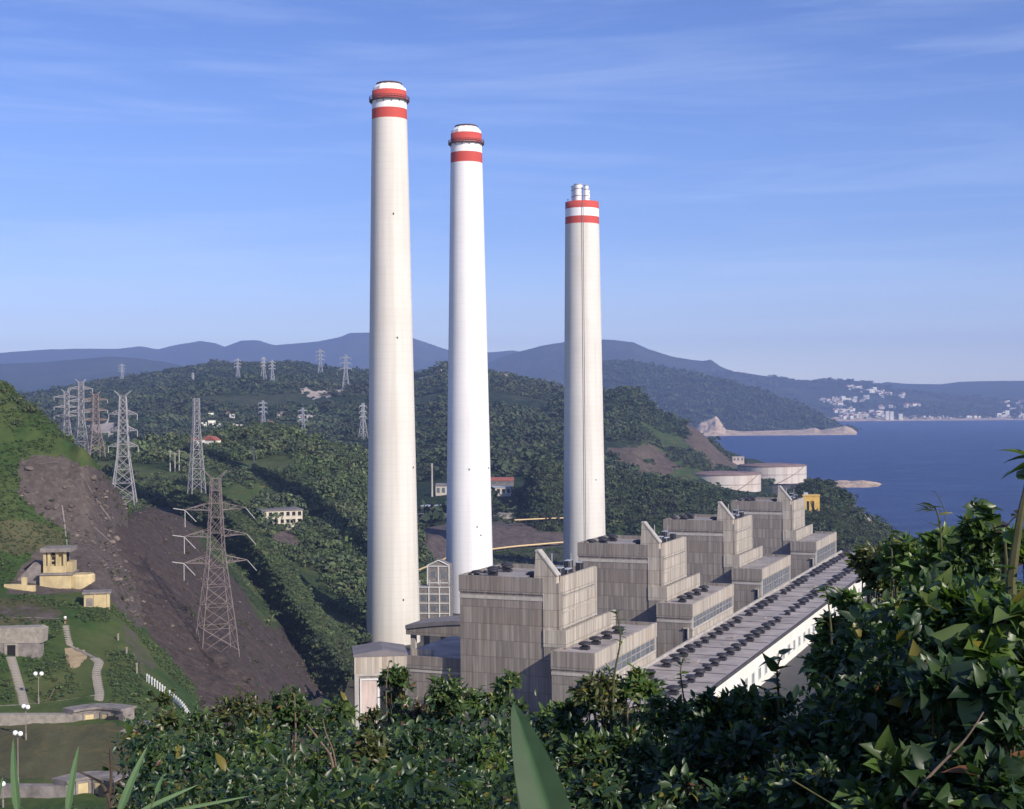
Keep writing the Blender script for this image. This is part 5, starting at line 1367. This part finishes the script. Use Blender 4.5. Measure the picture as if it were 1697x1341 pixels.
SH = [
 # label, u, v top, distance, half width px, leaf m, leaves, tint, [shape, width]
 ('small-leaved shrub at the left end of the foreground thicket, beside the gun emplacement', 252, 1150, 10, 60, .06, 1500, 'olive'),
 ('shrub just below the lower end of the white fence', 318, 1182, 9.5, 62, .055, 1500, 'mid'),
 ('shrub with a yellowish crest under the middle of the bare slope', 392, 1150, 10, 66, .055, 1700, 'olive'),
 ('dark shrub under the right corner of the bare slope', 470, 1152, 10.5, 62, .055, 1600, 'mid'),
 ('loose shrub left of the clad shed, before the dark gully', 545, 1162, 11, 55, .075, 900, 'fresh'),
 ('shrub in front of the pinkish shed door', 612, 1182, 11, 52, .06, 1300, 'olive'),
 ('tall thin shrub rising before the right half of the shed', 650, 1112, 11.5, 32, .06, 800, 'mid'),
 ('reddish brown tinged shrub before the link hall', 690, 1168, 11, 50, .055, 1300, 'russet'),
 ('pointed bushy shrub before the left corner of the nearest boiler house', 742, 1128, 10.5, 54, .06, 1500, 'mid'),
 ('leafy shrub below the middle of the nearest boiler house front', 797, 1150, 10.5, 50, .07, 1200, 'fresh'),
 ('upright shrub before the dark recess of the nearest boiler house', 852, 1120, 10.5, 44, .06, 1000, 'mid'),
 ('bright low shrub between the big blade leaf and the nearest annex', 905, 1178, 10, 38, .06, 1000, 'fresh'),
 ('shrub before the front corner of the nearest annex', 960, 1160, 9.5, 48, .065, 1200, 'mid'),
 ('branching shrub with light twigs in front of the annex window band', 1005, 1118, 9, 56, .06, 1300, 'olive'),
 ('tall leafy shrub hiding the right end of the nearest annex', 1062, 1118, 9, 50, .06, 1100, 'fresh'),
 ('rounded shrub below the near end of the fan rows', 1110, 1160, 8.5, 55, .06, 1500, 'mid'),
 ('dark glossy shrub before the near end of the cream wall', 1172, 1155, 8, 56, .07, 1500, 'deep'),
 ('curly leaved shrub against the cream wall', 1236, 1148, 8, 46, .085, 1000, 'mid'),
 ('dark shrub below the windows of the cream wall', 1292, 1168, 7.5, 48, .08, 1200, 'deep'),
 ('shrub in the second row near the grass blades', 262, 1238, 7.6, 66, .05, 1700, 'mid'),
 ('thick shrub in the second row below the white fence', 345, 1232, 7.4, 74, .05, 1900, 'deep'),
 ('light flecked shrub in the second row left of the dry branches', 432, 1222, 7.4, 62, .05, 1800, 'fresh'),
 ('shrub in the second row right of the dry branches', 606, 1222, 7.6, 58, .05, 1700, 'olive'),
 ('dense shrub in the second row under the link hall', 680, 1220, 7.6, 62, .05, 1800, 'deep'),
 ('bright ferny shrub left of the big blade leaf', 800, 1232, 7, 55, .042, 2400, 'fresh'),
 ('dark leafy shrub right of the big blade leaf', 975, 1232, 6.8, 62, .07, 1300, 'mid'),
 ('shrub in the second row under the annex corner', 1052, 1216, 6.8, 66, .07, 1300, 'mid'),
 ('vine covered shrub in the second row under the fan rows', 1140, 1222, 6.4, 70, .085, 1100, 'deep'),
 ('shadowy shrub in the second row under the cream wall', 1238, 1225, 6.2, 75, .085, 1200, 'deep'),
 ('low shrub at the bottom edge beneath the white fence line', 310, 1298, 6, 75, .045, 1700, 'olive'),
 ('low shrub at the bottom edge left of the hole in the thicket', 430, 1292, 6, 72, .045, 1700, 'mid'),
 ('low shrub at the bottom edge below the shed', 590, 1285, 6, 85, .045, 1900, 'deep'),
 ('low dark shrub at the bottom edge below the link hall', 710, 1290, 6, 80, .045, 1800, 'deep'),
 ('low dark shrub at the bottom edge left of the blade leaf', 815, 1300, 5.6, 60, .05, 1300, 'deep'),
 ('low shrub at the bottom edge right of the blade leaf', 1000, 1292, 5.5, 80, .06, 1400, 'deep'),
 ('low shrub at the bottom edge below the second row vine', 1120, 1295, 5.3, 90, .07, 1300, 'deep'),
 ('low shadowy shrub at the bottom edge under the cream wall', 1250, 1295, 5.2, 95, .07, 1400, 'deep'),
 ('dark spiky shrub cutting across the cream wall windows', 1378, 1028, 7.4, 36, .06, 1500, 'mid'),
 ('shrub with purple tinged tips against the long hall roof', 1405, 985, 7.6, 44, .065, 1600, 'fresh'),
 ('feathery shrub at the far end of the long hall', 1452, 905, 8.2, 50, .055, 1900, 'olive'),
 ('bright leafy shrub against the sea below the waterline', 1510, 905, 7.8, 55, .075, 1500, 'fresh'),
 ('broad leaved shrub against the sea, left of the round dark one', 1575, 892, 7, 58, .085, 1300, 'fresh', 'heart', .7),
 ('rounded dark bush against the sea at the right', 1630, 868, 6.4, 58, .075, 2000, 'mid'),
 ('broad leaved vine clump at the right edge beside the thick stalk', 1696, 890, 5.8, 60, .10, 1000, 'fresh', 'heart', .75),
 ('dark mass of small leaves left of the yellow leafed vine', 1378, 1080, 6.4, 44, .055, 2200, 'mid'),
 ('shrub in the middle of the right thicket under the purple tips', 1425, 1040, 6.4, 70, .07, 1700, 'mid'),
 ('shrub in the right thicket below the feathery one', 1505, 1000, 6, 75, .08, 1600, 'fresh'),
 ('big leaved vine below the broad leaved shrub', 1590, 985, 5.4, 80, .12, 900, 'fresh', 'heart', .72),
 ('big leaved vine with pale veins at the right edge', 1680, 1000, 5, 85, .13, 850, 'fresh', 'heart', .75),
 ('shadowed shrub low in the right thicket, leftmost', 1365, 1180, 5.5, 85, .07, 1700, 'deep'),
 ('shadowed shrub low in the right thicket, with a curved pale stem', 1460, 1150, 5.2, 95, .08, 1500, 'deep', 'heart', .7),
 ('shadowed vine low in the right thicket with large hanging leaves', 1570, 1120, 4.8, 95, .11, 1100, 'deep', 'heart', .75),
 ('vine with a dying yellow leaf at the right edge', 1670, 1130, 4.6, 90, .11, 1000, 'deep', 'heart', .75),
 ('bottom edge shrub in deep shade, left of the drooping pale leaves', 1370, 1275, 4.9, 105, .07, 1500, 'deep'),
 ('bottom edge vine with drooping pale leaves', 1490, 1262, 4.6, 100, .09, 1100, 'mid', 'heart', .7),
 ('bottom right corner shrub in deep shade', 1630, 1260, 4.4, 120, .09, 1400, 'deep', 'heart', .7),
]
for i, s in enumerate(SH):
    kw = {}
    if len(s) > 8: kw = dict(shape=s[8], w=s[9])
    if s[8:]: kw['accent'] = .02
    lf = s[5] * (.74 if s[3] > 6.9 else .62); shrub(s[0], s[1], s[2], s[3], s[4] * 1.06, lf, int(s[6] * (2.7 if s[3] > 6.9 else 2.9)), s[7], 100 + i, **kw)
# the tangle of leaves between and under the shrubs (uncountable); darker tints put the thicket's inner shade into the colour
def undergrowth(name, label, env, Y0, Y1, n, leaf, tints, seed, depth, low, shape='oval', w=.46, skip=None):
    r = np.random.default_rng(seed); e = np.array(env, float)
    u = r.uniform(e[0, 0], e[-1, 0], n); Y = r.uniform(Y0, Y1, n); vt = np.interp(u, e[:, 0], e[:, 1]) + low
    vt += 42 * np.array([noise.noise(Vector((a * .02, b_ * .6, seed))) for a, b_ in zip(u, Y)])
    cen = np.array([W(a, b_, c) for a, b_, c in zip(u, vt, Y)]); cen[:, 2] -= depth * r.random(n) ** 1.3
    pt = np.array([noise.noise(Vector((a * .55, b_ * .55, seed * 1.3 + c))) for a, b_, c in cen])
    kp = pt > -.22; cen = cen[kp]; pt = pt[kp]; n = len(cen)
    if skip:
        a, b_ = project(cen); k = ~pip(a, b_, skip); cen = cen[k]; pt = pt[k]; n = len(cen)
    m_ = 11; sp = r.uniform(.04, .10, n) * (leaf / .05)
    P = cen[:, None] + r.normal(0, 1, (n, m_, 3)) * sp[:, None, None]
    D = r.normal(0, 1, (n, m_, 3)); D[..., 2] -= .15; N = np.zeros((n, m_, 3)); N[..., 2] = 1; N += r.normal(0, .5, N.shape) + np.array((.3, -.5, 0))
    tn = np.array(tints)[r.integers(len(tints), size=n)] * r.uniform(.65, 1.3, (n, 1))
    C = np.repeat(tn, m_, axis=0) * r.uniform(.75, 1.25, (n * m_, 1)); ac = r.random(n * m_)
    C[ac < .02] = (.17, .14, .025); C[ac > .985] = (.12, .055, .035)
    o = leaves_mesh(name, P.reshape(-1, 3), D.reshape(-1, 3), N.reshape(-1, 3), np.repeat(np.clip(.75 + 1.5 * (pt + .2), .7, 1.6), m_) * leaf * np.clip(r.lognormal(-.12, .35, n * m_), .4, 2.2), C, M['leaf'], None, w, .22, shape)
    return tag(o, label, 'undergrowth', None, 'stuff')
HOLE = [(496, 1210), (530, 1205), (548, 1300), (505, 1300)]
HOLE2 = [(765, 1198), (842, 1198), (842, 1232), (765, 1232)]
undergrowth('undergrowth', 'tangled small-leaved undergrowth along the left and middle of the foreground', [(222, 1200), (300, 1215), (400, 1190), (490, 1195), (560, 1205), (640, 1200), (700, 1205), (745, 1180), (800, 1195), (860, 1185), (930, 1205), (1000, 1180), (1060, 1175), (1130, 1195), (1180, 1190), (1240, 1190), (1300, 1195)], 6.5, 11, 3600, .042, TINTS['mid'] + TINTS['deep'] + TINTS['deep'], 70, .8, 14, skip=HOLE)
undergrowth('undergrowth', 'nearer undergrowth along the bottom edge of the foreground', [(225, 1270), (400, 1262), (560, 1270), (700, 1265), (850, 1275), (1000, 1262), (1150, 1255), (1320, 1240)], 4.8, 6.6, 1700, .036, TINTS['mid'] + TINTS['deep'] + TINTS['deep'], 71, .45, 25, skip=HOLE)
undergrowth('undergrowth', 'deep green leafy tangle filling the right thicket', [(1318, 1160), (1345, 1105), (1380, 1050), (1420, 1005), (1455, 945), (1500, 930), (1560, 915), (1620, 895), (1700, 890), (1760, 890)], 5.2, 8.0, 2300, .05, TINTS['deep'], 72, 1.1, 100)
def sapling(label, pts, Y, r0, leaf, nl, tint, seed, shape='oval', w=.5, mat='twig', lvs=True, name='sprig', f0=.35):
    r = np.random.default_rng(seed); P = [W(u, v, Y) for u, v in pts]
    g = Vector((P[0].x, Y, fg_z(P[0].x, Y)))
    t = thing(name, label, 'plant' if lvs else 'branch', g)
    Q = catmull(np.array([(p - g)[:] for p in P]), np.linspace(0, len(P) - 1, 24))
    b = MB(); b.tube([Vector((Q[0][0] * .5, 0, -.1))] + [Vector(q) for q in Q], r0, 6, r1=r0 * .35)
    b.build('stem', M[mat], t)
    if lvs:
        ii = f0 + (1 - f0) * r.random(nl); base = np.array([Q[int(x * 23)] for x in ii]); base[0] = Q[-1]
        ang = r.uniform(0, 6.28, nl); dr = np.stack([np.cos(ang), np.sin(ang), r.uniform(-.1, .7, nl)], -1)
        up = np.tile((0, 0, 1.0), (nl, 1)) + r.normal(0, .35, (nl, 3))
        C = np.array(TINTS[tint])[r.integers(4, size=nl)] * r.uniform(.75, 1.25, (nl, 1))
        leaves_mesh('foliage', base, dr, up, leaf * r.uniform(.6, 1.2, nl), C, M['leaf'], t, w, .25, shape)
    return t
sapling('slender sprig rising before the annex roof edge', [(1015, 1180), (1018, 1120), (1028, 1060), (1022, 1015)], 9, .010, .06, 16, 'fresh', 1, f0=.55)
sapling('thin sprig standing before the fan rows on the long hall', [(1140, 1200), (1132, 1150), (1128, 1110), (1136, 1085)], 8.5, .007, .05, 14, 'fresh', 2, f0=.5)
sapling('sprig with dark curled leaves in front of the cream wall', [(1292, 1200), (1290, 1150), (1288, 1110), (1296, 1085)], 7.5, .009, .11, 9, 'deep', 3, 'heart', .6)
sapling('tall feathery sprig against the sea', [(1562, 960), (1560, 900), (1556, 860), (1548, 840), (1540, 846)], 7, .006, .07, 22, 'olive', 4, w=.22)
sapling('dry thin stem against the sea right of the feathery sprig', [(1556, 960), (1562, 900), (1566, 850), (1550, 815)], 7.1, .004, .03, 6, 'russet', 5, w=.3)
sapling('curling sprig with round leaves over the dark bush against the sea', [(1662, 940), (1656, 900), (1646, 868), (1632, 845), (1612, 838)], 6, .008, .075, 22, 'mid', 6, 'heart', .9)
sapling('thick green stalk at the right edge rising above the vines', [(1676, 960), (1684, 900), (1692, 850), (1702, 800), (1712, 720)], 5.4, .020, .12, 8, 'fresh', 7, 'heart', .8, f0=.1)
sapling('reddish sprig beside the thick stalk', [(1668, 930), (1666, 890), (1672, 868), (1686, 852)], 5.8, .006, .06, 10, 'russet', 8)
sapling('bare grey sapling against the dark gully', [(488, 1260), (490, 1215), (489, 1180), (488, 1148)], 10, .009, .03, 5, 'olive', 9, mat='deadwood')
sapling('thin pale stem before the shed front', [(640, 1230), (641, 1180), (640, 1140), (645, 1095)], 11, .008, .06, 10, 'olive', 10, mat='deadwood')
sapling('sprig with yellowish leaves near the roof of the long hall', [(1378, 1050), (1374, 1010), (1370, 985), (1366, 972)], 7.3, .006, .07, 12, 'fresh', 11, f0=.6)
sapling('small sprig cut out against the sea at the left of the right thicket', [(1478, 950), (1478, 915), (1474, 895), (1478, 880)], 7.8, .006, .06, 16, 'mid', 12, f0=.5)
# dry branches
for i, (lab, pts, Y, r0) in enumerate((
    ('bare dark twig of three over the lower gun emplacement, leaning left', [(182, 1330), (170, 1300), (150, 1288), (128, 1277)], 5.6, .008), ('bare dark twig over the lower gun emplacement, upright', [(180, 1330), (184, 1290), (183, 1250), (180, 1225)], 5.7, .008),
    ('bare dark twig over the lower gun emplacement, leaning right', [(184, 1330), (192, 1300), (205, 1285), (168, 1262)], 5.5, .006),
    ('pinkish dry branch beside the hole in the thicket', [(556, 1300), (548, 1255), (530, 1228), (508, 1200)], 7.2, .010), ('thin pinkish dry branch crossing above the hole', [(560, 1290), (552, 1245), (540, 1215), (535, 1190)], 7.3, .006),
    ('pale dry stump branch at the bottom edge left of the hole', [(494, 1345), (488, 1310), (482, 1285), (470, 1270)], 5.8, .010), ('pale curved stem in the right thicket', [(1500, 1330), (1556, 1270), (1600, 1225), (1630, 1180)], 4.5, .006),
    ('brown forked stem under the branching shrub', [(1050, 1230), (1040, 1190), (1046, 1160), (1062, 1150)], 8.6, .006))):
    sapling(lab, pts, Y, r0, .03, 4, 'olive', 40 + i, mat='deadwood' if i > 2 else 'bark', lvs=False, name='dry_branch')
# the single big blade leaf and its pale stalk
def blade(name, label, stem, tip, width, Y0, Y1, tintc, seed, bend=.0, cat='leaf', fold=.35, n=16):
    a, c = W(*stem, Y0), W(*tip, Y1); t = thing(name, label, cat, a)
    ax = c - a; L_ = ax.length; d = ax.normalized(); side = d.cross(Vector((0, -1, .25))).normalized(); nr = side.cross(d).normalized()
    V, C = [], []; m_ = 9; r = np.random.default_rng(seed)
    for i in range(n + 1):
        f = i / n; w = width * (math.sin(math.pi * min(1, f * .62 + .38)) ** .75) * .5 * min(1, .25 + f * 6)
        cc = d * (L_ * f) + nr * (bend * math.sin(math.pi * f) * L_)
        for j in range(m_):
            g = (j - (m_ - 1) / 2) / ((m_ - 1) / 2)
            V.append(cc + side * (w * g) + nr * (abs(g) * w * fold + .0008 * math.sin(f * 40 + g * 3)))
            k = 1.0 if j != (m_ - 1) // 2 else 1.5
            k *= 1 + .05 * math.sin(f * 150 - abs(g) * 22) + r.normal(0, .015)
            C.append(tuple(x * k for x in tintc))
    idx = np.arange((n + 1) * m_).reshape(n + 1, m_); Fc = np.stack([idx[:-1, :-1], idx[:-1, 1:], idx[1:, 1:], idx[1:, :-1]], -1).reshape(-1, 4)
    mesh_np('blade', np.array([v[:] for v in V]), Fc, M['leaf_matte'], np.array(C), True, 'tint', t)
    b = MB(); b.tube([Vector((0, 0, 0)) - d * .25, Vector((0, 0, 0)), d * L_ * .5 - nr * .002], width * .03 + .002, 6, r1=.0012); b.build('stalk', M['twig'], t)
    return t
blade('broad_leaf', 'single big upright blade leaf in the middle of the bottom edge', (938, 1450), (850, 1163), .115, 3.2, 3.35, (.030, .068, .026), 3, .05, fold=.32, n=28)
blade('broad_leaf', 'second blade leaf seen dark and edge-on behind the big one', (890, 1420), (847, 1172), .05, 3.5, 3.6, (.012, .028, .014), 4, .02, fold=.8)
for i, (lab, s, e, w, Y) in enumerate((
    ('long grass blade at the bottom left, leftmost', (30, 1350), (22, 1222), .020, 3.4), ('long grass blade at the bottom left below the lawn', (112, 1350), (131, 1235), .018, 3.4), ('wide grass blade leaning right at the bottom left', (196, 1350), (245, 1235), .020, 3.6),
    ('short grass blade before the left thicket', (258, 1318), (272, 1282), .012, 3.6), ('arching grass blade before the left thicket', (230, 1345), (330, 1300), .012, 3.8), ('thin grass blade tip at the left edge', (-8, 1350), (6, 1285), .012, 3.4),
    ('grass blade lying across the bottom of the left thicket', (255, 1350), (420, 1318), .010, 3.8), ('pale grass blade before the right thicket', (1375, 1330), (1400, 1345), .01, 3.9))):
    blade('grass_blade', lab, s, e, w, Y, Y * 1.02, (.075, .14, .055), 20 + i, .05, 'grass blade', .2, 12)

# unseen trees added beside and behind the viewpoint to shade the lower right thicket
for i, (x, y, zt, R, lab) in enumerate(((2.35, 1.5, 88.2, .6, 'slim unseen evergreen tree added for shade beside the viewpoint, nearest the camera'), (3.45, 1.5, 88.35, .7, 'second unseen evergreen tree from the viewpoint, added for shade'), (1.5, -.2, 88.9, .7, 'unseen evergreen tree added for shade just behind the viewpoint'), (3.0, -1.2, 90.0, .9, 'tallest unseen evergreen tree added for shade behind the viewpoint'),(4.9, 1.9, 89.1, 1.15, 'dense small unseen evergreen tree added for shade, nearer the thicket'), (6.6, 3.2, 88.8, 1.2, 'dense small unseen evergreen tree added for shade, farther right'))):
    r = np.random.default_rng(900 + i); gz = fg_z(x, y); t = thing('tree', lab, 'tree', (x, y, gz)); b = MB()
    h = zt - gz; b.tube([(0, 0, -.2), (.05, .02, h * .35), (0, .05, h * .75)], .09, 8, r1=.04)
    n = 420; d = r.normal(0, 1, (n, 3)); d /= np.linalg.norm(d, axis=1, keepdims=True); c0 = np.array([0, 0, h * .62]); en = c0 + d * np.array([R, R, h * .40]) * r.uniform(.55, 1.0, (n, 1)); st = c0 + (en - c0) * .3
    for k in range(0, n, 3): b.tube([c0 * [0, 0, .8], st[k], en[k]], .012, 3, r1=.004)
    b.build('trunk', M['bark'], t)
    pos = (st[:, None] + (en - st)[:, None] * r.uniform(.2, 1.05, (n, 9, 1))).reshape(-1, 3); m_ = len(pos)
    leaves_mesh('crown', pos, r.normal(0, 1, (m_, 3)), np.tile((0, 0, 1.), (m_, 1)) + r.normal(0, .5, (m_, 3)), r.uniform(.07, .13, m_), np.array(TINTS['deep'])[r.integers(4, size=m_)], M['leaf'], t, .46, .2, 'oval')

# ------------------------------------------------------------------ the blue air over the distance
if HAZE:
    m = bpy.data.materials.new('air'); m.use_nodes = True
    t = m.node_tree; t.nodes.clear()
    pv = t.nodes.new('ShaderNodeVolumePrincipled'); oo = t.nodes.new('ShaderNodeOutputMaterial')
    pv.inputs['Color'].default_value = (.40, .54, .97, 1); pv.inputs['Density'].default_value = HAZE; pv.inputs['Anisotropy'].default_value = 0.0
    t.links.new(pv.outputs[0], oo.inputs['Volume'])
    b = MB().box(-9500, 12500, -400, 15200, -8, 790); tag(b.build('haze', m), kind='stuff')
